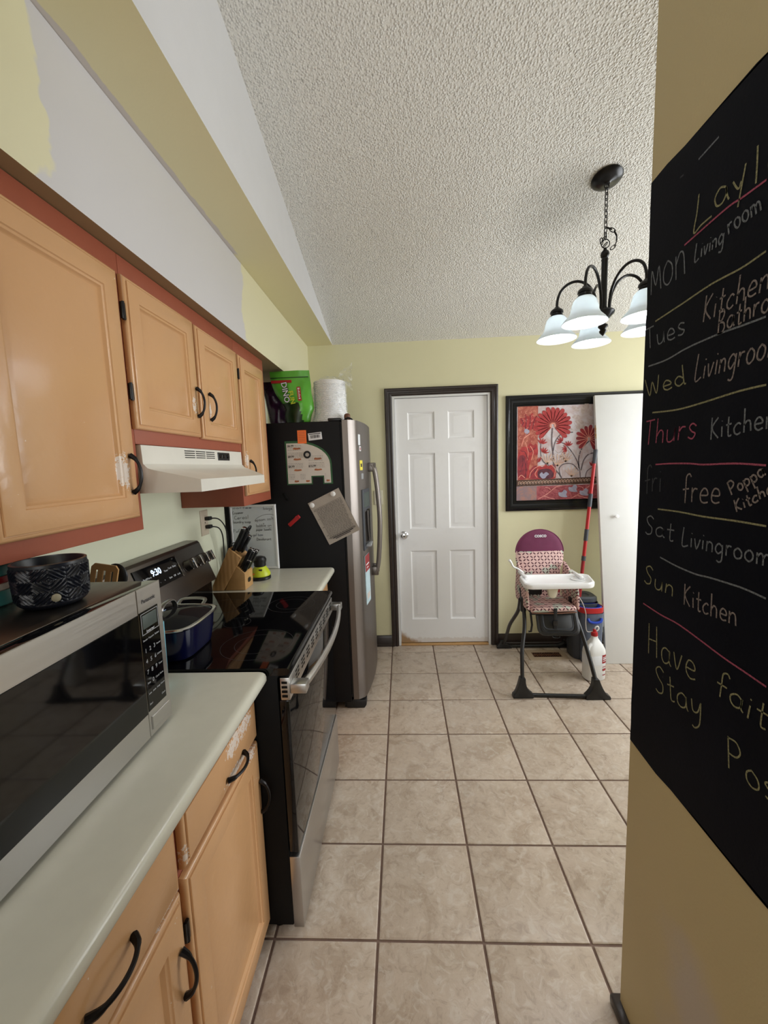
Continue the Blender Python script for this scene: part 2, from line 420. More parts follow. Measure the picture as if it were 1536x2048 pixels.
# ------------------------------------------------------------------ the room
YB=3.287; XL=-1.055; XR=3.2; YF=-2.5; T=0.3364; TX0=-0.1192; TY0=1.1415
fl=struct('floor', MB().box(XL,XR,YF,YB+.12,-.1,-.005), 'grout')
xs=[TX0+i*T for i in range(-3,12)]; ys=[TY0+j*T for j in range(-11,8)]
shared={}
for i in range(len(xs)-1):
    for j in range(len(ys)-1):
        x0,x1=max(xs[i],XL),min(xs[i+1],XR); y0,y1=max(ys[j],YF),min(ys[j+1],YB+.02 if -.06<xs[i]<.6 else YB)
        if x1-x0<.03 or y1-y0<.03: continue
        cx,cy=(x0+x1)/2,(y0+y1)/2
        key=(round(x1-x0,4),round(y1-y0,4))
        if key not in shared:
            hx,hy=(x1-x0)/2-.0042,(y1-y0)/2-.0042
            m=MB(); m.rings(lambda u,v,d:(u,v,d),-hx,hx,-hy,hy,[(0,-.006),(0,-.0022),(.002,-.0006),(.005,0)])
            o=link('tile',m,'tile',None); shared[key]=o.data
        else:
            o=bpy.data.objects.new('tile',shared[key]); C.objects.link(o)
        o.location=(cx,cy,0); o.parent=fl
CZ=lambda y: 2.45+.235*(3.29-y)
m=MB(); th=.1
m.face([(-.5102,YB+.1,CZ(YB+.1)),(XR,YB+.1,CZ(YB+.1)),(XR,0,CZ(0)),(-.5102,0,CZ(0))])
m.face([(-.5102,0,CZ(0)),(XR,0,CZ(0)),(XR,YF,CZ(0)),(-.5102,YF,CZ(0))])
r=bmesh.ops.extrude_face_region(m.b,geom=m.b.faces[:]); bmesh.ops.translate(m.b,verts=[v for v in r['geom'] if isinstance(v,bmesh.types.BMVert)],vec=(0,0,.1))
struct('ceiling',m,'ceiling',smooth=False)
# soffit box over the cabinets and the wider dropped band above it
def matbynormal(o, rules):
    for p in o.data.polygons:
        for i,(axis,sgn) in enumerate(rules):
            if p.normal[axis]*sgn>.9: p.material_index=i+1
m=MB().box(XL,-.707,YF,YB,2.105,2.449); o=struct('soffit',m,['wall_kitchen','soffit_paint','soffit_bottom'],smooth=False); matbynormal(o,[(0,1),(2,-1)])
m=MB().box(XL,-.51,YF,YB,2.45,3.5); o=struct('ceiling_border',m,['wall_kitchen','border_white','soffit_under'],smooth=False); matbynormal(o,[(0,1),(2,-1)])
struct('wall_left', MB().box(XL-.1,XL,YF,YB+.1,-.1,3.4), 'wall_kitchen',smooth=False)
DX0,DX1,DZ=-.062,.700,2.045
m=MB(); m.box(XL-.1,DX0,YB,YB+.12,-.1,3.4); m.box(DX1,XR,YB,YB+.12,-.1,3.4); m.box(DX0,DX1,YB,YB+.12,DZ,3.4)
struct('wall_back', m, 'wall_yellow',smooth=False)
struct('wall_far_right', MB().box(XR,XR+.1,YF,YB+.12,-.1,3.6),'wall_yellow',smooth=False)
struct('wall_front', MB().box(XL-.1,XR+.1,YF-.1,YF,-.1,3.6),'wall_yellow',smooth=False)
m=MB().prism([(YF,0),(.99,0),(.99,CZ(.99)+.03),(0,CZ(0)+.03),(YF,CZ(0)+.03)],'x',.56,.68)
struct('wall_right', m, 'wall_partition',smooth=False)
struct('trim_1', MB().box(.538,.70,.93,1.008,0,.028,.008), 'dark_trim')
# baseboards
def baseboard(name,x0,x1):
    m=MB().prism([(YB,0),(YB-.022,0),(YB-.022,.016),(YB-.013,.022),(YB-.013,.075),(YB-.006,.09),(YB,.092)],'x',x0,x1); struct(name,m,'dark_trim')
baseboard('baseboard_left',-.34,-.122); baseboard('baseboard_back',.76,XR)
# door with casing
dr=sempty('door_1',(.316,YB,0))
CX0,CX1,CT=-.120,.758,2.10
def casing(x0,x1,z0,z1,cap):
    pass
prof=[(0,0),(0,.018),(.008,.022),(.018,.020),(.022,.015),(.034,.015),(.038,.019),(.048,.017),(.054,.010),(.058,.008),(.058,0)]
def sweep(path_pts, profile, f):
    m=MB(); R=[]
    for p in path_pts: R.append([m.b.verts.new(f(p,q)) for q in profile])
    for A,B in zip(R,R[1:]):
        for k in range(len(profile)-1): m.b.faces.new((A[k],A[k+1],B[k+1],B[k]))
    m.b.faces.new(R[0]); m.b.faces.new(R[-1]); return m
# mitred U: corners given with inward direction
cor=[((CX0,0),(1,0)),((CX0,CT),(1,-1)),((CX1,CT),(-1,-1)),((CX1,0),(-1,0))]
m=sweep(cor,prof,lambda p,q:(p[0][0]+p[1][0]*q[0],YB-q[1],p[0][1]+p[1][1]*q[0])); link('casing',m,'dark_trim',dr)
m=MB()
jp=[(DX0,DX0+.018,0,DZ-.018),(DX1-.018,DX1,0,DZ-.018),(DX0,DX1,DZ-.018,DZ)]
for a,b,c,d in jp: m.box(a,b,YB-.004,YB+.1,c,d)
link('jamb',m,'white_paint',dr)
link('threshold',MB().box(DX0+.018,DX1-.018,YB-.01,YB+.1,0.0005,.012,.003),'wood_light',dr)
t=NT('door_white'); p=t.xyz(); n=t.noise(9,5,.65)
ed=t.math('ADD',t.math('MULTIPLY',t.math('SUBTRACT',p[2],.03),1.0),t.math('MULTIPLY',t.math('ADD',p[0],.04),.55))
k=t.map(t.math('SUBTRACT',ed,t.math('MULTIPLY',n,.14)),.03,-.03)
bot=t.map(t.math('ADD',p[2],t.math('MULTIPLY',t.noise(40,4),-.05)),.035,.025)
sm=t.map(t.noise(4,5,.7),.5,.75,0,.12)
base=t.mix(sm, rgb(232,231,230), rgb(190,184,176))
t.color(t.mix(t.math('MAXIMUM',k,t.math('MULTIPLY',bot,.25)), base, rgb(160,128,92))); t.set(.38); t.bump(t.noise(30,3),.08,.003); MAT['door_white']=t.m
SX0,SX1,SZ0,SZ1=-.042,.680,.018,2.024; SY=YB+.018
def panelled(us,vs,cells,f,u0,u1,v0,v1,prof):
    m=MB(); U=[u0+(u1-u0)*x for x in us]; V=[v0+(v1-v0)*x for x in vs]; P=[]
    for i in range(len(U)-1):
        for j in range(len(V)-1):
            if (i,j) in cells:
                pm=MB(); pm.rings(f,U[i],U[i+1],V[j],V[j+1],prof); P.append(pm)
            else: m.face([f(U[i],V[j],0),f(U[i+1],V[j],0),f(U[i+1],V[j+1],0),f(U[i],V[j+1],0)])
    return m,P
vs=[0,.10,.391,.481,.786,.839,.947,1]; us=[0,.135,.43,.575,.86,1]
m,P=panelled(us,vs,{(i,j) for i in (1,3) for j in (1,3,5)},lambda u,v,d:(u,SY-d,v),SX0,SX1,SZ0,SZ1,[(0,0),(.004,-.004),(.012,-.009),(.018,-.009),(.042,-.002),(.046,-.002)])
m.face([(SX0,SY,SZ0),(SX0,SY+.035,SZ0),(SX0,SY+.035,SZ1),(SX0,SY,SZ1)]); m.face([(SX1,SY,SZ0),(SX1,SY+.035,SZ0),(SX1,SY+.035,SZ1),(SX1,SY,SZ1)])
m.face([(SX0,SY,SZ1),(SX1,SY,SZ1),(SX1,SY+.035,SZ1),(SX0,SY+.035,SZ1)]); m.face([(SX0,SY+.035,SZ0),(SX1,SY+.035,SZ0),(SX1,SY+.035,SZ1),(SX0,SY+.035,SZ1)])
sl=link('door_slab',m,'door_white',dr,recalc=False)
for q in P: link('panel',q,'door_white',sl,recalc=False)
KM=Matrix.Translation((.004,SY,.936))@Matrix.Rotation(PI/2,4,'X')
kb=link('door_knob',MB().lathe([(0,0),(.033,0),(.033,.004),(.026,.009),(.012,.014),(.011,.03),(.018,.036),(.0265,.046),(.0265,.056),(.021,.064),(.012,.066),(0,.064)],(0,0,0),28,M=KM),'chrome',dr)
link('keyhole',MB().lathe([(0,.066),(.008,.0665),(.008,.069),(0,.069)],(0,0,0),16,M=KM),'steel_dark',kb)
m=MB(); m.box(-.056,-.047,YB-.005,YB+.0,1.0,1.07)
# closing: switch plate
def outlet_plate(name,loc,f,label,cat,kind):
    r=thing(name,loc,label,cat)
    m=MB(); m.rings(f,-.036,.036,-.058,.058,[(0,0),(0,.003),(.003,.0055),(.005,.006)]); link('cover_plate',m,'ivory' if kind=='switch' else 'almond',r)
    if kind=='switch':
        m=MB(); m.rings(f,-.006,.006,-.013,.013,[(0,.006),(0,.007)]); link('switch_slot',m,'almond',r)
        m=MB(); m.rings(f,-.004,.004,-.002,.010,[(0,.006),(.001,.016)]); link('switch_toggle',m,'ivory',r)
        for v in (-.03,.03): link('screw',MB().rings(f,-.003,.003,v-.003,v+.003,[(0,.006),(.001,.008)]),'brown',r)
    else:
        for v in (-.02,.02):
            m=MB(); m.rings(f,-.016,.016,v-.014,v+.014,[(0,.006),(.002,.008)]); link('socket',m,'almond',r)
        m=MB(); m.rings(f,-.003,.003,-.003,.003,[(0,.006),(.001,.008)]); link('screw',m,'steel_dark',r)
    return r
outlet_plate('light_switch',(-.194,YB,1.252),lambda u,v,d:(-.194+u,YB-d,1.252+v),'ivory toggle light switch plate on the wall between refrigerator and door','switch','switch')
outl=outlet_plate('wall_outlet',(XL,2.105,1.24),lambda u,v,d:(XL+d,2.105+u*1.1,1.24+v*1.15),'almond wall outlet behind the stove with two black plugs in it','outlet','outlet')
for i,(z,pts) in enumerate([(1.262,[(XL+.03,2.115,1.262),(XL+.06,2.15,1.252),(XL+.075,2.19,1.20),(XL+.07,2.22,1.12),(XL+.05,2.24,1.02),(XL+.035,2.25,.95),(XL+.03,2.20,.925),(XL+.03,2.13,.925)]),(1.218,[(XL+.03,2.115,1.218),(XL+.055,2.15,1.205),(XL+.06,2.18,1.16),(XL+.05,2.205,1.08),(XL+.04,2.215,1.0),(XL+.02,2.21,.94),(XL+.015,2.15,.921)])]):
    r=thing('power_cord',(XL+.01,2.115,z),'black plug and cord in the %s socket of the almond outlet'%('upper' if i==0 else 'lower'),'cord','plugs in the almond outlet')
    link('plug',MB().box(XL+.0085,XL+.035,2.098,2.132,z-.010,z+.010,.005),'black_plastic',r)
    link('cable',MB().tube(pts,.0035,8),'black_plastic',r)

# ------------------------------------------------------------------ cabinets
def pull(name, c, half, axis, root, proud=.028, mat='bronze', xf=None):
    # bow handle on a +x facing front. c=(x,y,z) on the surface
    x,y,z=c; pts=[]
    m=MB()
    for k in range(13):
        t=-1+2*k/12; h=proud*(1-t*t)**.6 if abs(t)<1 else 0
        h=max(h,.002); a=half*t*1.0
        pts.append((x+h,y+(a if axis=='y' else 0),z+(a if axis=='z' else 0)))
    rr=[.0052-.0022*math.cos(PI*(-1+2*k/12)/1)*0 for k in range(13)]
    rr=[.0075 if k in (0,12) else (.0062 if k in (1,11) else .0042) for k in range(13)]
    m.tube(pts,rr,8,smooth=True,sub=2)
    return link(name,m,mat,root)
DP=[(0,-.019),(0,-.010),(.002,-.0065),(.0055,-.004),(.009,-.0035),(.010,-.0045),(.0125,-.0045),(.013,-.001),(.015,0)]
def cab_door(root,y0,y1,z0,z1,xf,mat,margin=.058,name='door'):
    m=MB(); f=lambda u,v,d:(xf+d,u,v)
    g=margin
    m.rings(f,y0,y1,z0,z1,DP+[(g,0),(g+.002,-.003),(g+.007,-.0045),(g+.010,-.009),(g+.014,-.011),(g+.019,-.0095),(g+.024,-.008)],back=True)
    return link(name,m,mat,root)
def drawer_front(root,y0,y1,z0,z1,xf,mat):
    m=MB(); m.rings(lambda u,v,d:(xf+d,u,v),y0,y1,z0,z1,DP,back=True); return link('drawer_front',m,mat,root)
def hinge(root,x,y,z):
    m=MB().box(x-.001,x+.006,y-.012,y+.004,z-.022,z+.022,.002); m.tube([(x+.004,y-.004,z-.024),(x+.004,y-.004,z+.024)],.004,8,smooth=False); return link('hinge',m,'bronze',root)
UF=-.75; UD=-.730
def upper(y0,y1,z0,z1,label,doors):
    r=thing('upper_cabinet',((XL+UF)/2,(y0+y1)/2,z0),label,'cabinet','upper kitchen cabinets')
    link('cabinet_body',MB().box(XL+.001,UF,y0,y1,z0,z1,.002),'terracotta',r)
    for (a,b,c,d,hy,hz,hh,hinges) in doors:
        dd=cab_door(r,a,b,c,d,UD,'door_chip_up')
        if hy is not None: pull('handle',(UD,hy,hz),.05,'z',dd)
        for (y_,z_) in hinges: hinge(dd,UF+.012,y_,z_)
    return r
upper(.25,1.140,1.352,2.103,'tall orange wall cabinet nearest, above the microwave and planter',[(.30,.675,1.392,2.045,.345,1.51,.05,[]),(.700,1.110,1.392,2.045,1.080,1.512,.05,[(.697,1.47),(.697,1.95)])])
upper(1.1405,1.899,1.596,2.103,'short two-door orange wall cabinet above the white range hood',[(1.132,1.505,1.637,2.047,1.481,1.759,.05,[(1.127,1.949),(1.127,1.737)]),(1.518,1.892,1.632,2.043,1.578,1.756,.05,[])])
upper(1.8995,2.30,1.340,2.103,'tall narrow orange wall cabinet beside the refrigerator',[(1.912,2.245,1.388,2.040,1.958,1.505,.05,[(1.909,1.95)])])
BF=-.480; BD=-.460
def base(y0,y1,label,fronts,depth=True):
    r=thing('base_cabinet',((XL+BF)/2,(y0+y1)/2,0),label,'cabinet','base kitchen cabinets')
    m=MB(); m.box(XL+.001,BF,y0,y1,.075,.874,.001); m.box(XL+.001,BF-.055,y0,y1,.0005,.0755)
    link('cabinet_body',m,'terracotta',r)
    for k,(a,b,c,d,hc,ax,hg) in enumerate(fronts):
        if d-c<.2: dd=drawer_front(r,a,b,c,d,BD,'door_chip_low')
        else: dd=cab_door(r,a,b,c,d,BD,'door_chip_low',.062)
        if hc: pull('handle',(BD,hc[0],hc[1]),.052,ax,dd)
        for q in hg: hinge(dd,BF+.011,q[0],q[1])
    return r
base(-.25,.2945,'orange base cabinet at the near end of the long counter',[(-.22,.272,.690,.838,(.03,.765),'y',[]),(-.22,.272,.085,.680,(.24,.53),'z',[])])
base(.295,.7145,'orange base cabinet under the microwave, one long drawer over one door',[(.318,.7045,.690,.838,(.512,.766),'y',[]),(.318,.7045,.072,.682,(.678,.53),'z',[])])
base(.715,1.1395,'orange base cabinet beside the stove with badly chipped drawer edge',[(.728,1.1435,.705,.835,(.975,.74),'y',[]),(.722,1.1435,.072,.690,(1.125,.52),'z',[(.718,.58),(.718,.16)])])
base(1.912,2.376,'narrow orange base cabinet between stove and refrigerator',[(1.925,2.36,.690,.838,(2.14,.765),'y',[]),(1.925,2.36,.072,.682,(2.32,.53),'z',[])])
def counter(y0,y1,label):
    P=[(XL+.001,.875),(-.437,.875),(-.425,.879),(-.420,.888),(-.420,.900),(-.4235,.908),(-.430,.9125),(-.440,.9145),(XL+.001,.914)]
    m=MB().prism(P,'y',y0,y1,0)
    b=m.b; fs=[f for f in b.faces if len(f.verts)>6]; es=set(e for f in fs for e in f.edges)
    bmesh.ops.bevel(b,geom=list(es),offset=.004,segments=2,affect='EDGES')
    return solo('countertop',m,'counter',((XL-.42)/2,(y0+y1)/2,.875),label,'countertop','pale grey green laminate countertops')
counter(-.30,1.140,'long pale greenish laminate countertop under the microwave')
counter(1.910,2.380,'short pale greenish laminate countertop between stove and refrigerator')
# range hood
r=thing('range_hood',(-.85,1.515,1.447),'white under-cabinet range hood above the stove','range hood')
y0,y1=1.150,1.885
def P_(t,x,z): return (x,y0 if t==0 else y1,z)
sec=[(-1.05,1.455),(-.575,1.455),(-.575,1.491),(-.71,1.521),(-.728,1.527),(-.740,1.54),(-.742,1.594),(-1.05,1.594)]
sec2=[(-1.05,1.450),(-.640,1.450),(-.640,1.486),(-.71,1.516),(-.728,1.523),(-.740,1.536),(-.742,1.594),(-1.05,1.594)]
m=MB(); A=[m.b.verts.new((x,y0,z)) for x,z in sec]; B=[m.b.verts.new((x,y1,z)) for x,z in sec2]
m.b.faces.new(A); m.b.faces.new(B)
for k in range(8): m.b.faces.new((A[k],B[k],B[(k+1)%8],A[(k+1)%8]))
link('hood_body',m,'hood_white',r)
f=lambda u,v,d:(-.7415+d,u,v)
for g in range(3):
    m=MB()
    for k in range(5): m.rings(f,1.385+g*.078,1.455+g*.078,1.553+k*.0075,1.556+k*.0075,[(0,0),(0,.0008)])
    link('vent_slot',m,'black_matte',r)
pn=link('control_panel',MB().rings(f,1.638,1.748,1.554,1.586,[(0,0),(0,.002),(.002,.003)]),'black_plastic',r)
for k in range(3): link('rocker_switch',MB().rings(f,1.646+k*.034,1.672+k*.034,1.561,1.579,[(0,.003),(.002,.007),(.006,.005)]),'black_gloss',pn)
# ------------------------------------------------------------------ stove
r=thing('electric_range',(-.70,1.525,0),'stainless and black glass-top electric range between the counters','stove')
RY0,RY1=1.147,1.904
m=MB(); m.box(-1.045,-.392,RY0+.002,RY1-.002,.04,.895,.002)
for yy in (RY0+.05,RY1-.05):
    for xx in (-.95,-.45): m.lathe([(.02,0),(.02,.045)],(xx,yy,0.0005),12)
link('oven_body',m,'black_matte',r)
m=MB().prism([(-.955,.896),(-.372,.896),(-.357,.899),(-.352,.907),(-.354,.915),(-.362,.9195),(-.955,.9195)],'y',RY0,RY1,0); ct=link('cooktop',m,'black_gloss',r)
m=MB()
for cx,cy,rr in ((-.51,1.32,.12),(-.51,1.32,.075),(-.50,1.72,.10),(-.50,1.72,.065),(-.79,1.30,.09),(-.79,1.71,.09),(-.66,1.515,.05)):
    for k in range(48):
        a,b=2*PI*k/48,2*PI*(k+1)/48
        m.face([(cx+rr*math.cos(a),cy+rr*math.sin(a),.9197),(cx+rr*math.cos(b),cy+rr*math.sin(b),.9197),(cx+(rr+.0009)*math.cos(b),cy+(rr+.0009)*math.sin(b),.9197),(cx+(rr+.0009)*math.cos(a),cy+(rr+.0009)*math.sin(a),.9197)])
simple('ring_grey',(70,70,74),.5)
link('burner_ring',m,'ring_grey',ct)
# backguard
m=MB().prism([(-1.05,.896),(-.945,.896),(-.945,.985),(-.915,.992),(-.922,1.008),(-.985,1.172),(-.995,1.182),(-1.05,1.184)],'y',RY0,RY1,.002); bg=link('backguard',m,'steel_dk',r)
link('backguard_base',MB().box(-.944,-.940,RY0+.003,RY1-.003,.9196,.985),'black_gloss',bg)
du=Vector((-.985+.922,0,1.172-1.008)); du.normalize(); nn=Vector((du.z,0,-du.x))
def bf(u,v,d): # u along y, v up the slope from 0
    p=Vector((-.922,u,1.008))+du*v+nn*d; return tuple(p)
dp=link('display_panel',MB().rings(bf,1.388,1.662,.068,.162,[(0,0),(0,.003),(.001,.004)]),'black_gloss',bg)
link('display_edge',MB().rings(bf,1.662,1.667,.066,.164,[(0,0),(0,.0055)]),'chrome',bg)
link('clock_digits',text_mb('9:30',.036,lambda u,v:bf(1.512+u,.128+v,.0045),.0006),'led',dp)
for (u,v,s) in ((1.41,.118,'Bake'),(1.435,.118,'Broil'),(1.46,.118,'Warm'),(1.57,.118,'Timer'),(1.60,.122,'Cook'),(1.632,.122,'Delay'),(1.42,.085,'1'),(1.45,.085,'2'),(1.48,.085,'3'),(1.51,.085,'-'),(1.54,.085,'+'),(1.58,.085,'Start'),(1.61,.085,'Off'),(1.64,.085,'Lock')):
    link('display_print',text_mb(s,.011,lambda a,b,u=u,v=v:bf(u+a,v+b,.0045)),'white_print',dp)
for ky in (1.722,1.785,1.842,1.889):
    c=Vector(bf(ky,.098,0)); q=nn.to_track_quat('Z','Y').to_matrix().to_4x4(); M=Matrix.Translation(c)@q
    kk=link('knob',MB().lathe([(0,0),(.025,0),(.026,.004),(.024,.008),(.022,.024),(.020,.028),(0,.028)],(0,0,0),24,M=M),'steel_dark',r)
    link('knob_grip',MB().box(-.0075,.0075,-.024,.024,.026,.046,.003,M=M),'chrome',kk)
# front
m=MB().box(-.391,-.360,RY0+.004,RY1-.004,.300,.815,.004); od=link('oven_door',m,'black_gloss',r)
m=MB().box(-.385,-.3555,RY0+.002,RY1-.002,.816,.888,.003); pl=link('door_top_plate',m,'steel_h',od)
for g in range(9):
    yy=1.22+g*.076; m=MB()
    for k in range(3):
        for j in range(2): m.box(-.3562,-.3545,yy+j*.024,yy+.016+j*.024,.842+k*.013,.848+k*.013)
    link('vent_slot',m,'black_matte',pl)
m=MB()
for k in range(4): m.box(-.380,-.363,RY0+.0005,RY0+.0025,.826+k*.0145,.833+k*.0145,.0)
link('side_slot',m,'black_matte',pl)
m=MB(); pts=[]
for k in range(15):
    t=-1+2*k/14; pts.append((-.318+.030*(1-t*t),1.525+.345*t,.850))
m.tube(pts,.0095,12,sub=2,flat=1.5); hd=link('oven_handle',m,'steel_h',od)
for yy in (1.172,1.878):
    link('handle_end',MB().box(-.356,-.306,yy-.020,yy+.020,.835,.866,.003),'chrome_rough',hd)
m=MB().box(-.392,-.358,RY0+.003,RY1-.003,.030,.285,.003); link('storage_drawer',m,'steel_h',r)
# ------------------------------------------------------------------ refrigerator
r=thing('refrigerator',(-.66,2.84,0),'stainless side-by-side refrigerator with black side panel, in the corner','refrigerator')
FY0,FY1=2.390,3.272
m=MB().box(-1.04,-.350,FY0,FY1,.045,1.775,.006); link('refrigerator_body',m,'fridge_black',r)
link('door_gasket',MB().box(-.3505,-.338,FY0+.01,FY1-.01,.075,1.77),'rubber',r)
def doorprof(ya,yb,outer_near):
    # plan profile x(y) for the contoured doors
    mid=2.84; P=[]
    n=14
    for k in range(n+1):
        y=ya+(yb-ya)*k/n
        s=(y-mid)/.45
        x=-.222-.048*abs(s)**2.2
        P.append([x,y])
    e=.030
    out=[(-.338,ya)]
    # rounded outer corner
    for x,y in P:
        d=min(y-FY0 if outer_near else 9, FY1-y if not outer_near else 9)
        if d<.05: x-=.035*(1-d/.05)**2.2
        out.append((x,y))
    out.append((-.338,yb)); return out
SPL=2.795
fd=[]
for i,(ya,yb,nm) in enumerate(((FY0,SPL-.003,True),(SPL+.003,FY1,False))):
    m=MB().prism(doorprof(ya,yb,nm),'z',.065,1.778,0)
    d=link('door',m,'steel_v',r); fd.append(d)
    d['label']='narrow freezer door with water dispenser' if i==0 else 'wide refrigerator door'
    yh=SPL-.045 if i==0 else SPL+.045
    pts=[(-.232,yh,1.525),(-.200,yh,1.515),(-.183,yh,1.47),(-.168,yh,1.33),(-.160,yh,1.15),(-.168,yh,.97),(-.183,yh,.82),(-.200,yh,.775),(-.232,yh,.765)]
    hb=link('door_handle',MB().tube(pts[1:-1],.0145,12,sub=5),'steel_v',d)
    for z in (1.50,.79): link('handle_mount',MB().box(-.232,-.178,yh-.013,yh+.013,z-.030,z+.030,.006),'steel_dk',hb)
# dispenser
def fx(y): s=(y-2.84)/.45; return -.222-.048*abs(s)**2.2
f=lambda u,v,d:(fx(u)+d,u,v)
dq=link('water_dispenser',MB().rings(f,2.49,2.69,.985,1.365,[(0,-.004),(0,.006),(.008,.010),(.014,.008)]),'grey_plastic',fd[0])
link('dispenser_recess',MB().rings(f,2.51,2.67,1.01,1.235,[(0,.0085),(.003,.0095),(.010,.0092)]),'black_gloss',dq)
link('dispenser_screen',MB().rings(f,2.51,2.67,1.25,1.345,[(0,.0085),(.003,.0105)]),'lcd',dq)
link('drip_tray',MB().box(-.245,-.205,2.52,2.66,1.005,1.018,.003),'lgrey',dq)
# top hinge cover and feet
link('hinge_cover',MB().box(-.42,-.345,2.395,2.47,1.776,1.792,.004),'black_plastic',r)
for yy in (2.40,3.20):
    link('foot',MB().prism([(-.385,.002),(-.275,.002),(-.262,.02),(-.262,.052),(-.385,.062)],'y',yy,yy+.06,.003),'black_plastic',r)
link('toe_grille',MB().box(-.40,-.36,FY0+.02,FY1-.02,.002,.044,.002),'black_plastic',r)
# --- things stuck on the black side (plane y=FY0)
G=FY0
def sf(dz): return lambda u,v,d=0:(u,G-dz-d,v)
# coupon sheet with an arched corner and a notch
r=thing('coupon_sheet',(-.54,G,1.54),'green-edged coupon flyer with rounded corner and notch, held by a ring magnet','paper')
out=[(-.678,1.668),(-.615,1.668)]+[(-.615+.208*math.sin(a),1.530+.138*math.cos(a)) for a in [math.radians(q) for q in range(10,91,10)]]+[(-.404,1.413),(-.462,1.413),(-.462,1.455),(-.524,1.457),(-.524,1.413),(-.676,1.413)]
m=blob(MB(),out,lambda u,v:(u,G-.0012,v),False)
simple('green_edge',(46,92,56),.7); link('sheet',m,'green_edge',r)
cx,cz=-.545,1.54
inn=[(-.669,1.655),(-.615,1.655)]+[(-.615+.198*math.sin(a),1.528+.128*math.cos(a)) for a in [math.radians(q) for q in range(10,91,10)]]+[(-.415,1.420),(-.455,1.420),(-.455,1.463),(-.531,1.463),(-.531,1.420),(-.669,1.420)]
m=blob(MB(),inn,lambda u,v:(u,G-.0016,v),False); link('printed_panel',m,'paper',r)
mp=MB(); pics=[]
def bar(M_,u0,u1,v0,v1,dz): M_.face([(u0,G-dz,v0),(u1,G-dz,v0),(u1,G-dz,v1),(u0,G-dz,v1)])
random.seed(3)
for (u0,u1,v0,v1) in ((-.663,-.548,1.615,1.648),(-.663,-.548,1.553,1.605),(-.543,-.428,1.553,1.585),(-.663,-.548,1.490,1.545),(-.543,-.422,1.490,1.545),(-.663,-.60,1.425,1.480),(-.595,-.536,1.425,1.480),(-.45,-.418,1.425,1.480)):
    for k in range(4):
        vv=v1-.006-k*.0085
        if vv<v0: break
        u=u0
        while u<u1-.03:
            wd=random.uniform(.004,.013); bar(mp,u,min(u+wd,u1-.028),vv-.0018,vv,.0019); u+=wd+.003
    pics.append((u0+.03 if u1-u0>.05 else u0+.006,min(u0+.080,u1-.004),v0+.002,v0+.016))
    for a in range(4):
        for b in range(4):
            pass
    if u1-u0<.06: pass
link('fine_print',mp,'ink_grey',r,smooth=False)
simple('food_orange',(186,116,80),.8,var=.25,vscale=60)
for q in pics:
    w2=(q[1]-q[0])/2; h2=(q[3]-q[2])/2; cu_,cv_=(q[0]+q[1])/2,(q[2]+q[3])/2
    link('printed_picture',blob(MB(),[(cu_-w2,cv_-h2*.6),(cu_-w2*.2,cv_-h2),(cu_+w2,cv_-h2*.5),(cu_+w2*.8,cv_+h2*.8),(cu_,cv_+h2*.5),(cu_-w2*.7,cv_+h2)],lambda u,v:(u,G-.0019,v)),'food_orange',r,smooth=False)
for s,u,v in (('$6.99',-.645,1.640),('$8.99',-.645,1.578),('$6.99',-.645,1.520),('$12.99',-.522,1.520)):
    link('price_print',text_mb(s,.016,lambda a,b,u=u,v=v:(u+a,G-.002,v+b),.0004),'ink',r,smooth=False)
M=Matrix.Translation((-.548,G-.002,1.587))@Matrix.Rotation(PI/2,4,'X')
solo('ring_magnet',MB().lathe([(.012,0),(.021,0),(.022,.004),(.018,.007),(.013,.006),(.0115,.002),(.012,0)],(0,0,0),24,M=M,cap=False),'rubber',(-.548,G-.002,1.587),'black ring magnet holding the coupon flyer','magnet')
# tilted newsprint notice
r=thing('paper_notice',(-.41,G,1.22),'grey newsprint notice hanging tilted under a round magnet','paper')
a=math.radians(-25); cu,cv=-.408,1.219
def nf(u,v,d=0): return (cu+u*math.cos(-a)-v*math.sin(-a)*1, G-.003-d-.006*math.sin(u*18)*0, cv+u*math.sin(-a)+v*math.cos(-a))
HW,HH=.103,.139
m=MB(); N=8
g=[[m.b.verts.new(nf(-HW+2*HW*i/N,-HH+2*HH*j/N,.001+.010*(max(0,(i/N-.6))**2)*(1-j/N)*4+.003*math.sin(j*1.1)**2)) for j in range(N+1)] for i in range(N+1)]
for i in range(N):
    for j in range(N): m.b.faces.new((g[i][j],g[i+1][j],g[i+1][j+1],g[i][j+1]))
simple('newsprint',(176,166,156),.85,var=.08,vscale=25); link('sheet',m,'newsprint',r)
m=MB(); 
def nbar(M_,u0,u1,v0,v1):
    def z(u,v): 
        i=(u+HW)/(2*HW); j=(v+HH)/(2*HH); return .0018+.010*(max(0,(i-.6))**2)*(1-j)*4+.003
    M_.face([nf(a_,b_,z(a_,b_)) for a_,b_ in ((u0,v0),(u1,v0),(u1,v1),(u0,v1))])
for k in range(26):
    v=.085-k*.0078
    if k in (0,): nbar(m,-.09,.09,v,v+.0012); continue
    u=-.092 if k%7==1 else -.080
    while u<.08:
        wd=random.uniform(.006,.022); nbar(m,u,min(u+wd,.088),v,v+.002); u+=wd+.003
nbar(m,-.09,.09,-.105,-.1035); nbar(m,-.065,.07,-.115,-.111); nbar(m,-.05,.05,-.123,-.119)
link('print',m,'ink',r,smooth=False)
M=Matrix.Translation(nf(-.085,.118,.004))@Matrix.Rotation(PI/2,4,'X'); 
solo('round_magnet',MB().lathe([(0,0),(.014,0),(.015,.003),(.011,.006),(0,.0065)],(0,0,0),20,M=M),'white_gloss',nf(-.085,.118,.004),'white round magnet on the left corner of the tilted notice','magnet')
M=Matrix.Translation(nf(.058,.122,.004))@Matrix.Rotation(PI/2,4,'X')
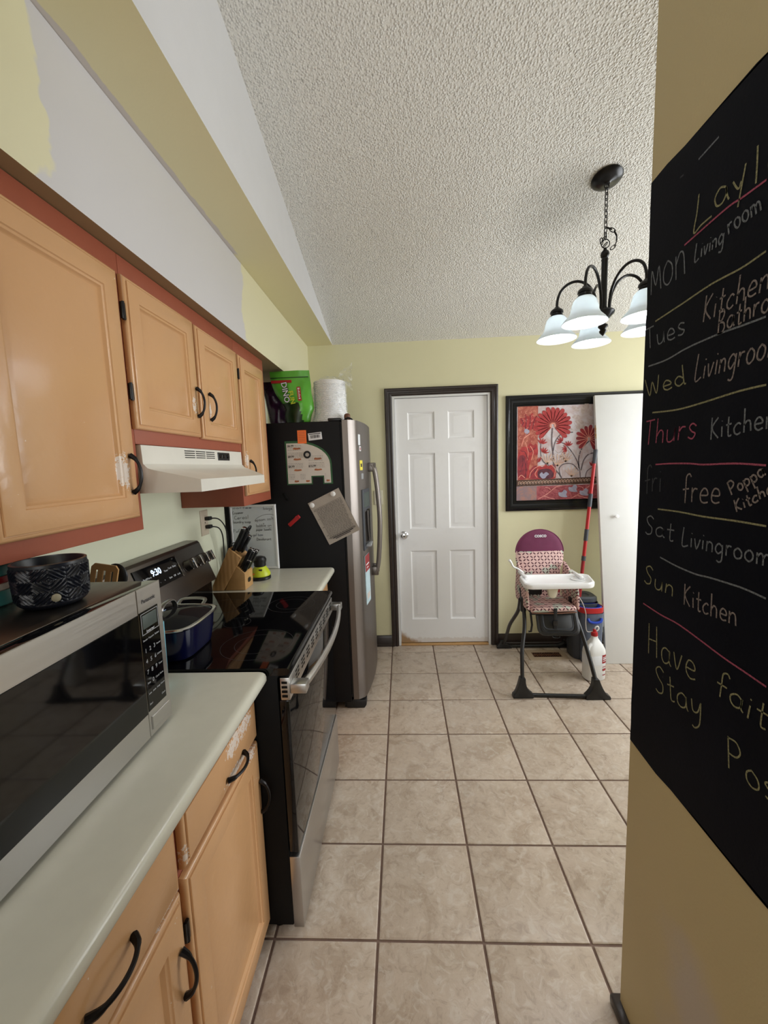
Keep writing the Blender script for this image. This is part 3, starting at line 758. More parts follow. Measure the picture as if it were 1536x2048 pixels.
solo('round_magnet',MB().lathe([(0,0),(.014,0),(.015,.003),(.011,.006),(0,.0065)],(0,0,0),20,M=M),'white_gloss',nf(.058,.122,.004),'white round magnet on the upper right corner of the tilted notice','magnet')
# orange sticker, barcode sticker
r=thing('orange_sticker',(-.574,G,1.69),'bright orange rectangular sticker above the coupon flyer','sticker')
simple('orange_fluo',(250,120,50),.6,var=.02)
link('label_sheet',MB().box(-.600,-.548,G-.0018,G-.0005,1.652,1.728),'orange_fluo',r)
m=MB()
for k in range(6): bar(m,-.593,-.556,1.716-k*.010,1.7185-k*.010,.0022)
link('fine_print',m,'food_orange',r,smooth=False)
r=thing('barcode_sticker',(-.495,G,1.69),'small white barcode sticker near the top of the refrigerator side','sticker')
ca,sa=math.cos(math.radians(5)),math.sin(math.radians(5))
def tf(u,v,d): return (-.497+u*ca-v*sa,G-d,1.691+u*sa+v*ca)
m=MB(); m.rings(tf,-.040,.040,-.021,.021,[(0,.0005),(.001,.0018)]); link('label_sheet',m,'white_print',r)
m=MB(); u=-.028
while u<.026:
    wd=random.choice((.0012,.002,.0032)); m.face([tf(u,-.010,.0022),tf(u+wd,-.010,.0022),tf(u+wd,.008,.0022),tf(u,.008,.0022)]); u+=wd+random.choice((.0012,.002))
m.face([tf(-.034,.012,.0022),tf(.034,.012,.0022),tf(.034,.0165,.0022),tf(-.034,.0165,.0022)])
link('barcode',m,'ink',r,smooth=False)
# clips
def capsule(name,u,v,L,W,ang,mat,label,cat,d=.012):
    M=Matrix.Translation((u,G,v))@Matrix.Rotation(math.radians(-ang),4,'Y')
    m=MB().box(-L/2,L/2,-d,-.0005,-W/2,W/2,.006,3,M=M)
    r=thing(name,(u,G,v),label,cat); link('clip_body',m,mat,r); 
    M2=M@Matrix.Translation((L*.30,-d-.001,0))@Matrix.Rotation(PI/2,4,'X')
    link('clip_ring',MB().lathe([(W*.30,0),(W*.55,0),(W*.55,.003),(W*.30,.003),(W*.30,0)],(0,0,0),18,M=M2,cap=False),mat,r)
capsule('magnetic_clip',-.647,1.201,.088,.024,40,'red_plastic','red magnetic clip on the black refrigerator side','clip')
capsule('magnetic_clip',-.690,1.345,.050,.018,-62,'black_matte','small black magnetic clip above and left of the red one','clip',.010)
# --- things on the freezer door
def df(y0,y1,z0,z1,name,mat,label,cat,th=.0015,extra=None,ang=0):
    yc,zc=(y0+y1)/2,(z0+z1)/2
    r=thing(name,(fx(yc),yc,zc),label,cat)
    m=MB(); m.rings(lambda u,v,d:(fx(u)+d,u+(v-zc)*ang,v),y0,y1,z0,z1,[(0,.0004),(.0005,th)]); link('label_sheet',m,mat,r)
    if extra:
        for (a,b,c,d,mt) in extra:
            m=MB(); m.face([(fx(u)+th+.0006,u+(v-zc)*ang,v) for u,v in ((a,c),(b,c),(b,d),(a,d))]); link('print',m,mt,r,smooth=False)
    return r
df(2.475,2.535,1.485,1.545,'yellow_sticker','yellow','yellow square sticker on the freezer door','sticker',extra=[(2.49,2.52,1.505,1.525,'ink')])
df(2.50,2.55,1.43,1.465,'white_sticker','lgrey','pale sticker below the yellow one on the freezer door','sticker')
df(2.46,2.50,1.635,1.70,'white_sticker','white_print','white sticker high on the freezer door','sticker',ang=.1)
df(2.475,2.51,1.60,1.63,'white_sticker','white_print','small white sticker with a red spot below the highest sticker','sticker',extra=[(2.485,2.50,1.606,1.622,'red_plastic')])
simple('brochure_blue',(190,214,222),.5,var=.12,vscale=30)
df(2.50,2.62,.63,.95,'brochure','brochure_blue','red-topped brochure hanging on the freezer door below the dispenser','brochure',.004,[(2.50,2.62,.845,.95,'red_dark'),(2.52,2.60,.885,.893,'white_print'),(2.53,2.58,.865,.871,'white_print'),(2.52,2.60,.66,.70,'canvas_cream')],ang=-.06)

# ------------------------------------------------------------------ on top of the refrigerator
TZ=1.776
def bagmesh(pts_l,pts_r,z0,z1,yc,th,nz=14,nx=12,seed=0,amp=.012,top=.08):
    # pouch between left(z) and right(z) x limits with bulging depth
    m=MB(); F=[];Bk=[]
    def L(t,P):
        k=t*(len(P)-1); i=min(int(k),len(P)-2); return P[i]+(P[i+1]-P[i])*(k-i)
    for j in range(nz+1):
        t=j/nz; z=z0+(z1-z0)*t; a,b=L(t,pts_l),L(t,pts_r); ra=[];rb=[]
        for i in range(nx+1):
            s=i/nx; x=a+(b-a)*s; w_=th*(math.sin(PI*s)**.6)*(1-t**2.2*(1-top))
            n=noise.noise(Vector((x*14+seed,z*14,seed)))*amp*(1 if 0<s<1 else 0)
            ra.append(m.b.verts.new((x,yc-w_+n,z))); rb.append(m.b.verts.new((x,yc+w_+n,z)))
        F.append(ra);Bk.append(rb)
    for j in range(nz):
        for i in range(nx):
            m.b.faces.new((F[j][i],F[j][i+1],F[j+1][i+1],F[j+1][i])); m.b.faces.new((Bk[j][i],Bk[j+1][i],Bk[j+1][i+1],Bk[j][i+1]))
        m.b.faces.new((F[j][0],F[j+1][0],Bk[j+1][0],Bk[j][0])); m.b.faces.new((F[j][nx],Bk[j][nx],Bk[j+1][nx],F[j+1][nx]))
    m.b.faces.new(F[0]+Bk[0][::-1]); m.b.faces.new(F[nz]+Bk[nz][::-1])
    return m
# green resealable bag, leaning with its wide top up
GY=2.50
r=thing('snack_bag',(-.63,GY,TZ),'bright green resealable food bag with wide flat top, on the refrigerator','bag')
m=bagmesh([-.690,-.700,-.690,-.715,-.745,-.762,-.772,-.775],[-.545,-.535,-.515,-.520,-.528,-.528,-.532,-.535],TZ+.001,2.088,GY,.045,18,14,1,.012,.12)
gb=link('pouch',m,['green_bag','green_dark'],r,sharp=80)
for p in gb.data.polygons:
    c=p.center+Vector(r.location)
    if c.z<1.90 and c.x<-.60+(c.z-1.80)*-.2+.02 and p.normal.y<0.3: p.material_index=1
gf=lambda u,v:(u,GY-.052-(.0 if v<1.98 else -.020),v)
link('seal_line',MB().box(-.768,-.540,GY-.0145,GY-.010,2.046,2.050),'green_dark',r)
link('red_band',MB().box(-.762,-.640,GY-.024,GY-.015,2.016,2.032),'red_plastic',r)
def rot(u,v,cu,cv,a):
    return (cu+u*math.cos(a)-v*math.sin(a), cv+u*math.sin(a)+v*math.cos(a))
def gtext(s,size,cu,cv,ang,yy,mat,bold=0):
    def f(u,v):
        p=rot(u,v,cu,cv,math.radians(ang)); return (p[0],yy,p[1])
    link('lettering',text_mb(s,size,f,bold),mat,r,smooth=False)
gtext('DINO',.046,-.672,1.955,-82,GY-.0535,'ink',.0028); gtext('DINO',.046,-.672,1.955,-82,GY-.0545,'white_print',.0006)
gtext('FUN',.040,-.636,1.925,-80,GY-.0545,'lime',.0008)
m=MB(); pts=[rot(u,v,-.590,1.945,math.radians(-86)) for u,v in ((-.040,-.011),(.040,-.011),(.040,.011),(-.040,.011))]
m.face([(a,GY-.0540,b) for a,b in pts]); link('red_label',m,'red_plastic',r,smooth=False)
m=MB()
for u0,u1,v0,v1 in ((-.034,-.026,-.006,.006),(-.022,-.018,-.005,.003),(-.014,-.008,-.005,.005),(-.004,.001,-.005,.003),(.005,.010,-.005,.006),(.014,.019,-.005,.003),(.023,.030,-.005,.005)):
    m.face([(a,GY-.0552,b) for a,b in [rot(u,v,-.590,1.945,math.radians(-86)) for u,v in ((u0,v0),(u1,v0),(u1,v1),(u0,v1))]])
link('label_print',m,'white_print',r,smooth=False)
# purple bag beside it, mostly behind the cabinet
r=thing('snack_bag',(-.76,2.56,TZ),'dark purple crinkled food bag behind the green one','bag')
link('pouch',bagmesh([-.82,-.83,-.84,-.85,-.86],[-.685,-.70,-.715,-.74,-.77],TZ+.001,2.05,2.60,.04,16,10,9,.02,.2),'purple_bag',r,sharp=80)
# foam plate stack in clear film
r=thing('plate_stack',(-.43,2.62,TZ),'tall stack of white foam plates wrapped in clear plastic film, on the refrigerator','plates')
pc=(-.430,2.58)
m=MB(); prof=[(.0,0)]; 
for k in range(42):
    z=.004+k*.0060; rr=.098 if k%2==0 else .0974
    if k<14: rr+=.022*(1-k/14)**1.5
    prof.append((rr,z)); prof.append((rr-.0025,z+.003))
prof.append((0,.256)); m.lathe(prof,(pc[0],pc[1],TZ+.001),36); link('plates',m,'white_gloss',r)
m=MB(); N=40; R_=[]
b=m.b
for j in range(16):
    z=TZ+.002+j*.0185; ring=[]
    for i in range(N):
        a=2*PI*i/N; rr=.103+(.03*(1-j/5)**1.5 if j<5 else 0)
        if j>12: rr*=1-(j-12)*.16
        rr+=.007*noise.noise(Vector((math.cos(a)*5,math.sin(a)*5,z*22)))
        ring.append(b.verts.new((pc[0]+rr*math.cos(a),pc[1]+rr*math.sin(a),z)))
    R_.append(ring)
for A,B in zip(R_,R_[1:]):
    for i in range(N): b.faces.new((A[i],A[(i+1)%N],B[(i+1)%N],B[i]))
b.faces.new(R_[-1])
link('plastic_film',m,'plastic_film',r,sharp=80,recalc=False)
# loose gathered film tail to the right
m=MB(); g=[]
for i in range(12):
    t=i/11; row=[]
    for j in range(10):
        s=j/9-.5; wdt=.03+.075*t
        x=pc[0]+.06+.085*t; z=TZ+.255+.02*math.sin(t*2)+s*wdt*1.6+.010*noise.noise(Vector((i*.8,j*.9,0)))
        row.append(m.b.verts.new((x+.008*noise.noise(Vector((j*.7,i*.5,3))),pc[1]-.03+.03*math.sin(j*1.7+i*.6)*(.3+t),z)))
    g.append(row)
for i in range(11):
    for j in range(9): m.b.faces.new((g[i][j],g[i+1][j],g[i+1][j+1],g[i][j+1]))
link('film_tail',m,'plastic_film',r,sharp=80,recalc=False)
# small brown thing with a dark clasp
r=thing('hair_clip',(-.315,2.60,TZ),'small brown clip with a dark wire clasp at the refrigerator front edge','clip')
link('clip_body',MB().box(-.336,-.298,2.468,2.502,TZ+.0025,TZ+.050,.016,4),'brown',r)
link('clasp',MB().tube([(-.330,2.455,TZ+.008),(-.31,2.450,TZ+.020),(-.288,2.455,TZ+.012),(-.286,2.49,TZ+.008)],.005,8),'black_plastic',r)

# ------------------------------------------------------------------ whiteboard and neighbours on the short counter
CZT=.9146
r=thing('whiteboard',(-.90,2.37,CZT),'white-framed dry-erase board with handwritten shopping list, leaning on the refrigerator','whiteboard')
WX0,WX1,WZ0,WZ1=-1.032,-.752,CZT+.001,1.304
m=MB(); m.rings(lambda u,v,d:(u,2.386-d,v),WX0,WX1,WZ0,WZ1,[(0,0),(0,.010),(.003,.013),(.011,.013),(.013,.009)],cap=False); link('frame',m,'white_gloss',r)
simple('whiteboard_face',(222,228,234),.32,var=.03); 
link('writing_surface',MB().box(WX0+.010,WX1-.010,2.3775,2.385,WZ0+.010,WZ1-.010),'whiteboard_face',r)
# tilted back a hair: keep flat against the side
r2=solo('black_board',MB().box(-1.053,-1.0285,2.3600,2.3725,CZT+.0005,1.318,.003),'black_matte',(-1.03,2.366,CZT),'thin black board standing behind the whiteboard edge in the wall corner','board')
# ------------------------------------------------------------------ single-stroke handwriting
GL={
'a':(.55,[[(.45,.42),(.25,.5),(.06,.35),(.06,.12),(.22,0),(.42,.12),(.46,.45)],[(.46,.45),(.46,.1),(.54,0)]]),
'b':(.52,[[(.06,1),(.06,.02)],[(.06,.35),(.25,.5),(.44,.35),(.44,.12),(.25,0),(.06,.1)]]),
'c':(.46,[[(.42,.42),(.25,.5),(.06,.32),(.06,.12),(.22,0),(.42,.08)]]),
'd':(.55,[[(.44,.35),(.25,.5),(.06,.35),(.06,.12),(.25,0),(.44,.15)],[(.46,1),(.46,.1),(.54,.02)]]),
'e':(.5,[[(.07,.25),(.42,.27),(.38,.45),(.2,.5),(.06,.32),(.08,.1),(.25,0),(.46,.05)]]),
'f':(.45,[[(.48,.9),(.36,1.02),(.22,.9),(.2,.5),(.2,-.05)],[(.02,.45),(.4,.47)]]),
'g':(.55,[[(.44,.38),(.25,.5),(.06,.35),(.06,.14),(.22,.02),(.44,.18)],[(.46,.48),(.46,-.2),(.34,-.4),(.14,-.34)]]),
'h':(.52,[[(.06,1),(.06,0)],[(.06,.3),(.22,.48),(.4,.4),(.44,0)]]),
'i':(.22,[[(.1,.48),(.1,0)],[(.1,.7),(.11,.73)]]),
'k':(.5,[[(.06,1),(.06,0)],[(.42,.48),(.08,.22),(.44,0)]]),
'l':(.22,[[(.1,1.1),(.1,0)]]),
'm':(.75,[[(.06,.5),(.06,0)],[(.06,.3),(.2,.48),(.34,.38),(.36,0)],[(.36,.3),(.5,.48),(.64,.38),(.68,0)]]),
'n':(.52,[[(.06,.5),(.06,0)],[(.06,.3),(.22,.48),(.4,.4),(.44,0)]]),
'o':(.52,[[(.25,.5),(.07,.36),(.07,.12),(.25,0),(.44,.12),(.44,.36),(.25,.5)]]),
'p':(.52,[[(.06,.5),(.06,-.42)],[(.06,.35),(.25,.5),(.44,.36),(.42,.12),(.25,0),(.06,.1)]]),
'r':(.4,[[(.06,.5),(.06,0)],[(.06,.28),(.18,.46),(.36,.46)]]),
's':(.42,[[(.38,.44),(.22,.52),(.08,.4),(.2,.27),(.36,.15),(.26,0),(.05,.05)]]),
't':(.42,[[(.2,.85),(.2,.1),(.3,0),(.38,.04)],[(.03,.52),(.38,.54)]]),
'u':(.52,[[(.06,.5),(.08,.1),(.22,0),(.4,.12),(.44,.5)],[(.44,.5),(.45,0)]]),
'v':(.46,[[(.04,.5),(.2,0),(.42,.5)]]),
'w':(.7,[[(.04,.5),(.16,0),(.34,.42),(.5,0),(.64,.5)]]),
'y':(.5,[[(.06,.5),(.12,.15),(.3,.15),(.44,.5)],[(.46,.5),(.38,-.2),(.2,-.42),(.08,-.36)]]),
'B':(.6,[[(.08,1),(.06,0)],[(.02,.98),(.35,.98),(.45,.78),(.3,.56),(.08,.5),(.42,.42),(.52,.2),(.35,0),(.02,.02)]]),
'C':(.6,[[(.52,.88),(.35,1),(.1,.75),(.07,.3),(.25,0),(.52,.08)]]),
'D':(.65,[[(.08,1),(.06,0)],[(.02,.98),(.35,.95),(.55,.6),(.48,.2),(.25,0),(.03,.02)]]),
'H':(.65,[[(.08,1),(.06,0)],[(.5,1),(.52,0)],[(.06,.5),(.52,.52)]]),
'K':(.58,[[(.08,1),(.06,0)],[(.5,.95),(.1,.5),(.52,0)]]),
'L':(.55,[[(.1,1),(.06,0),(.5,.06)]]),
'M':(.75,[[(.04,0),(.12,1),(.36,.3),(.6,1),(.7,0)]]),
'O':(.65,[[(.32,1),(.08,.7),(.08,.25),(.32,0),(.56,.25),(.56,.72),(.32,1)]]),
'N':(.65,[[(.06,0),(.08,.9)],[(.08,.6),(.3,.95),(.5,.8),(.54,0)]]),
'P':(.58,[[(.08,1),(.06,-.02)],[(.06,.95),(.38,.98),(.52,.72),(.36,.5),(.08,.45)]]),
'S':(.55,[[(.48,.85),(.3,1),(.08,.85),(.2,.6),(.42,.38),(.4,.1),(.2,0),(.04,.1)]]),
'T':(.6,[[(.02,.98),(.55,1)],[(.28,1),(.26,0)]]),
'W':(.85,[[(.04,1),(.2,0),(.42,.7),(.6,0),(.8,1)]]),
'+':(.4,[[(.2,.5),(.2,.1)],[(.02,.3),(.38,.3)]]),
' ':(.35,[]),
}
def hand(m, s, P0, P1, hgt, wd, f, jit=.03, up=None, seed=1):
    # write s from P0 to P1 (plane coords, baseline), capital height hgt along up
    rnd=random.Random(seed); tot=sum(GL[c][0]+.08 for c in s)
    P0=Vector(P0);P1=Vector(P1); ex=(P1-P0)/tot; ey=Vector(up)*hgt if up else Vector((0,hgt))
    x=0
    for c in s:
        w_,st=GL[c]; dy=rnd.uniform(-jit,jit)
        for S_ in st:
            ribbon(m,[tuple(P0+ex*(x+a+rnd.uniform(-jit,jit)*.5)+ey*(b+dy+rnd.uniform(-jit,jit)*.5)) for a,b in S_],wd,f)
        x+=w_+.08
CHW=[('Living',(0.839, 1.872),(0.766, 1.871),0.0311,(-0.064,0.998),'grey'),
('room',(0.759, 1.879),(0.692, 1.88),0.0357,(0.196,0.981),'grey'),
('MON',(0.974, 1.864),(0.855, 1.863),0.0492,(0.081,0.997),'grey'),
('Tues',(0.982, 1.751),(0.849, 1.748),0.0454,(0.132,0.991),'grey'),
('Kitchen',(0.808, 1.754),(0.669, 1.759),0.0442,(-0.091,0.996),'white'),
('Bathroom',(0.771, 1.722),(0.623, 1.727),0.0380,(-0.026,1.000),'white'),
('Wed',(0.975, 1.648),(0.838, 1.652),0.0391,(0.230,0.973),'yellow'),
('Livingroom',(0.822, 1.652),(0.64, 1.657),0.0473,(-0.106,0.994),'white'),
('Thurs',(0.975, 1.539),(0.805, 1.544),0.0532,(-0.075,0.997),'pink'),
('Kitchen',(0.773, 1.54),(0.64, 1.552),0.0380,(0.026,1.000),'grey'),
('fri',(0.967, 1.431),(0.901, 1.438),0.0610,(0.016,1.000),'dim'),
('free',(0.84, 1.423),(0.737, 1.427),0.0540,(-0.019,1.000),'white'),
('Poppa',(0.717, 1.443),(0.652, 1.481),0.0233,(0.514,0.857),'white'),
('Kitchen',(0.705, 1.416),(0.623, 1.462),0.0206,(0.388,0.922),'white'),
('Sat',(0.96, 1.336),(0.853, 1.338),0.0431,(-0.070,0.998),'grey'),
('Livingroom',(0.834, 1.335),(0.631, 1.34),0.0370,(-0.027,1.000),'grey'),
('Sun',(0.956, 1.222),(0.844, 1.22),0.0432,(-0.093,0.996),'yellow'),
('Kitchen',(0.82, 1.215),(0.685, 1.225),0.0420,(0.024,1.000),'white'),
('Have',(0.93, 1.063),(0.768, 1.079),0.0701,(0.057,0.998),'yellow'),
('faith',(0.725, 1.082),(0.581, 1.081),0.0482,(-0.083,0.997),'yellow'),
('Stay',(0.895, 0.986),(0.747, 1.014),0.0594,(0.118,0.993),'yellow'),
('Positive',(0.689, 0.967),(0.459, 0.985),0.0554,(0.126,0.992),'yellow')]
CHL=[('pink',[(0.869, 1.916),(0.77, 1.923),(0.737, 1.921),(0.72, 1.92),(0.69, 1.919)]),
('yellow',[(0.952, 1.803),(0.867, 1.808),(0.791, 1.813),(0.728, 1.811),(0.682, 1.815)]),
('grey',[(0.971, 1.713),(0.908, 1.712),(0.846, 1.719),(0.767, 1.721),(0.717, 1.719),(0.674, 1.718)]),
('yellow',[(0.949, 1.609),(0.87, 1.605),(0.804, 1.608),(0.718, 1.615),(0.665, 1.616)]),
('pink',[(0.93, 1.495),(0.877, 1.497),(0.821, 1.497),(0.787, 1.495),(0.715, 1.497),(0.655, 1.494)]),
('yellow',[(0.915, 1.398),(0.845, 1.4),(0.78, 1.399),(0.707, 1.401),(0.647, 1.401)]),
('grey',[(0.9, 1.294),(0.847, 1.288),(0.792, 1.286),(0.759, 1.289),(0.719, 1.291),(0.679, 1.292),(0.638, 1.289)]),
('pink',[(0.954, 1.171),(0.889, 1.168),(0.825, 1.169),(0.716, 1.157),(0.669, 1.154),(0.626, 1.151)]),
('yellow',[(0.835, 1.987),(0.838, 1.957),(0.844, 1.925),(0.825, 1.929),(0.8, 1.93)]),
('yellow',[(0.77, 1.959),(0.783, 1.965),(0.794, 1.955),(0.789, 1.94),(0.776, 1.938),(0.768, 1.949),(0.77, 1.959),(0.766, 1.943),(0.762, 1.935)]),
('yellow',[(0.755, 1.957),(0.748, 1.945),(0.742, 1.939),(0.738, 1.948)]),
('yellow',[(0.731, 1.969),(0.735, 1.948),(0.739, 1.927),(0.742, 1.911)]),
('yellow',[(0.71, 1.98),(0.709, 1.952),(0.709, 1.926)]),
('grey',[(0.841, 2.049),(0.824, 2.05),(0.793, 2.052)]),
('dim',[(0.891, 2.05),(0.881, 2.049)])]
WBW=[('coffee',(-1.009, 1.282),(-0.894, 1.283),0.0120,'ink_blue'),
('bags',(-0.827, 1.274),(-0.771, 1.272),0.0171,'ink'),
('Creamer',(-1.014, 1.249),(-0.946, 1.253),0.0171,'ink'),
('Cereal',(-1.005, 1.219),(-0.916, 1.222),0.0211,'ink'),
('laundry soap',(-1.013, 1.196),(-0.906, 1.196),0.0161,'ink'),
('epsom salt',(-0.882, 1.204),(-0.766, 1.212),0.0171,'ink'),
('+',(-0.835, 1.188),(-0.824, 1.188),0.0090,'ink'),
('bubble',(-0.875, 1.171),(-0.816, 1.171),0.0180,'ink'),
('on',(-0.807, 1.171),(-0.781, 1.172),0.0160,'ink'),
('Puff',(-1.017, 1.14),(-0.963, 1.14),0.0201,'ink_blue'),
('paper towels',(-0.877, 1.148),(-0.785, 1.148),0.0150,'ink'),
('gel bow',(-0.9, 1.116),(-0.837, 1.117),0.0150,'ink_blue'),
('Deodorant',(-0.878, 1.09),(-0.789, 1.089),0.0150,'ink')]
WBL=[ [(-0.878, 1.216), (-0.856, 1.23), (-0.82, 1.243), (-0.785, 1.245), (-0.767, 1.24)] , [(-0.876, 1.164), (-0.781, 1.163)] ]
fch=lambda u,v:(.5575,u,v)
r=thing('chalkboard',(.5585,.5,1.45),'chore schedule chalkboard painted on the right wall','chalkboard')
m=MB(); rnd=random.Random(5)
# ragged painted outline, thin layer
pts=[]
for k in range(31): y=.988-(.988+.60)*k/30; pts.append((y,2.101+.0025*math.sin(k*1.7)+rnd.uniform(-.0012,.0012)))
for k in range(31): y=-.60+(.988+.60)*k/30; pts.append((y,.799+.003*math.sin(k*1.3)+rnd.uniform(-.0015,.0015)))
for k in range(1,26): z=.799+(2.101-.799)*k/26; pts.append((.9885+rnd.uniform(-.0018,.001),z))
m.face([(.5582,a,b) for a,b in pts]); bmesh.ops.triangulate(m.b,faces=m.b.faces[:])
link('painted_surface',m,'chalkboard',r,smooth=False)
cm={'yellow':'chalk_yellow','pink':'chalk_pink','grey':'chalk_grey','white':'chalk_white','dim':'chalk_dim'}
for k,(s,a,b,h,up,c) in enumerate(CHW):
    m=MB(); hand(m,s,a,b,h,.0030,fch,up=up,seed=k+3); link('chalk_writing',m,cm[c],r,recalc=False,smooth=False)
for c,pts in CHL:
    m=MB(); ribbon(m,pts,.0032,fch); link('chalk_line',m,cm[c],r,recalc=False,smooth=False)
m=MB(); hand(m,'a',(.690,1.926),(.655,1.926),.066,.0032,fch); link('chalk_writing',m,'chalk_yellow',r,recalc=False,smooth=False)
# whiteboard writing
wr=[o for o in bpy.data.objects if o.name=='whiteboard'][0]
fw=lambda u,v:(u,2.3768,v)
for k,(s,a,b,h,c) in enumerate(WBW):
    m=MB(); hand(m,s,a,b,h,.0017,fw,seed=k); link('marker_writing',m,c,wr,recalc=False,smooth=False)
for pts in WBL:
    m=MB(); ribbon(m,pts,.0015,fw); link('marker_line',m,'ink',wr,recalc=False,smooth=False)
# dark jar with pale letters in front of the whiteboard
r=thing('dark_canister',(-.975,2.31,CZT),'dark glass canister with pale letters behind the knife block','canister')
link('canister_body',MB().lathe([(0,0),(.040,0),(.044,.006),(.044,.15),(.040,.165),(0,.165)],(-.955,2.30,CZT+.0005),24),'grey_plastic',r)
link('wire_clasp',MB().tube([(-1.003,2.30,CZT+.06),(-1.006,2.30,CZT+.155),(-.985,2.30,CZT+.178),(-.93,2.30,CZT+.178)],.003,8),'black_plastic',r)
link('letters',text_mb('TH',.042,lambda u,v:(-.950+u,2.2555,CZT+.135+v),.001),'canvas_cream',r,smooth=False)

# ------------------------------------------------------------------ knife block
KX,KZ=-.88,CZT
r=thing('knife_block',(-.88,2.0,CZT),'light bamboo knife block with slotted stepped top, beside the stove','knife block')
m=MB().prism([(-.964,KZ+.001),(-.905,KZ+.001),(-.806,1.080),(-.864,1.131),(-.960,KZ+.028)],'y',1.948,2.058,.002); link('tall_block',m,'bamboo',r)
m=MB().prism([(-.900,KZ+.001),(-.795,KZ+.001),(-.793,1.000),(-.812,1.020),(-.838,1.040),(-.896,KZ+.008)],'y',1.950,2.056,.002)
link('short_block',m,'wood_light',r)
m=MB()
d=Vector((.058,0,-.051)).normalized(); nrm=Vector((.66,0,.75)).normalized()
for k in range(5):
    yy=1.965+k*.019; p=Vector((-.850,yy,1.1196)); 
    a=p; b=p+d*.040
    for q in ((a,b),): m.face([tuple(q[0]+nrm*.001+Vector((0,-.0015,0))),tuple(q[1]+nrm*.001+Vector((0,-.0015,0))),tuple(q[1]+nrm*.001+Vector((0,.0015,0))),tuple(q[0]+nrm*.001+Vector((0,.0015,0)))])
link('slot',m,'black_matte',r,smooth=False)
m=MB()
for k in range(4):
    yy=1.972+k*.020
    a=Vector((-.834,yy,1.0385));b=Vector((-.800,yy,1.0085))
    m.face([tuple(a+nrm*.0015+Vector((0,-.0015,0))),tuple(b+nrm*.0015+Vector((0,-.0015,0))),tuple(b+nrm*.0015+Vector((0,.0015,0))),tuple(a+nrm*.0015+Vector((0,.0015,0)))])
link('slot',m,'black_matte',r,smooth=False)
link('badge',MB().prism(rrect(1.985,2.022,.945,.968,.011),'x',-.7945,-.7915),'steel_dark',r)
up_=Vector((.50,0,.866)).normalized()
def knife(p0,L,wd,label,loop=False,grp=None):
    p0=Vector(p0); r=thing('knife',tuple(p0),label,'knife')
    q=up_.to_track_quat('Z','Y').to_matrix().to_4x4(); M=Matrix.Translation(p0)@q
    link('blade',MB().box(-.013*wd/.014,.013*wd/.014,-.0012,.0012,-.055,.004,0,M=M),'chrome_rough',r)
    m=MB().prism([(-wd*.7,0),(-wd*.95,L*.25),(-wd*.75,L*.55),(-wd*1.05,L*.92),(-wd*.8,L),(wd*.8,L),(wd,L*.9),(wd*.75,L*.5),(wd*.9,L*.2),(wd*.7,0)],'y',-.0095,.0095,.004,M=M); h=link('handle',m,'black_plastic',r)
    link('end_cap',MB().box(-wd*.95,wd*.95,-.0098,.0098,L*.93,L+.004,.002,M=M),'chrome',r)
    link('bolster',MB().box(-wd*.75,wd*.75,-.0078,.0078,-.002,.008,.002,M=M),'black_gloss',r)
    return r
knife((-.846,1.968,1.118),.125,.0175,'black-handled chef knife with steel cap, tallest in the knife block')
# sharpening steel with hanging hole
r=thing('sharpening_steel',(-.836,1.995,1.108),'black-handled sharpening steel with a hanging hole, behind the tallest knife','sharpener')
q=up_.to_track_quat('Z','Y').to_matrix().to_4x4(); M=Matrix.Translation((-.836,1.995,1.108))@q
link('handle',MB().lathe([(.007,-.04),(.008,0),(.011,.01),(.010,.05),(.012,.10),(.010,.112),(0,.114)],(0,0,0),16,M=M),'black_plastic',r)
link('hanging_tab',MB().lathe([(.007,-.003),(.017,-.004),(.019,0),(.017,.004),(.007,.003),(.007,-.003)],(0,0,0),20,M=M@Matrix.Translation((0,0,.128))@Matrix.Rotation(PI/2,4,'X'),cap=False),'black_plastic',r)
knife((-.826,2.015,1.099),.092,.015,'black-handled knife at the right of the tall block top, half hidden behind the chef knife')
knife((-.815,1.976,1.024),.112,.0155,'black-handled steak knife in front row of the short block, nearest the stove')
knife((-.808,1.996,1.018),.100,.0135,'black-handled steak knife second in the short block row')
knife((-.802,2.018,1.012),.106,.0135,'black-handled steak knife third in the short block row')
knife((-.800,1.966,1.010),.060,.012,'short black paring knife set lowest in the short block')
# ------------------------------------------------------------------ lime sander
r=thing('orbital_sander',(-.79,2.155,CZT),'lime and black palm sander behind the knife block','power tool')
c=(-.79,2.160)
link('sanding_pad',MB().lathe([(0,0),(.052,0),(.055,.004),(.055,.013),(.050,.018),(0,.018)],(c[0],c[1],CZT+.0005),28),'black_plastic',r)
link('lime_housing',MB().lathe([(.050,.0185),(.053,.022),(.052,.034),(.043,.050),(.034,.064),(.030,.070),(0,.070)],(c[0],c[1],CZT+.0005),24),'lime',r)
link('orange_mark',MB().box(c[0]-.030,c[0]-.006,c[1]-.0475,c[1]-.040,CZT+.034,CZT+.040,.001),'orange',r)
link('badge',MB().box(c[0]+.005,c[0]+.022,c[1]-.040,c[1]-.032,CZT+.052,CZT+.061,.001),'steel_dark',r)
link('grip',MB().lathe([(.029,.0705),(.032,.078),(.031,.088),(.034,.095),(.036,.108),(.030,.120),(.015,.126),(0,.127)],(c[0],c[1],CZT+.0005),24),'black_plastic',r)

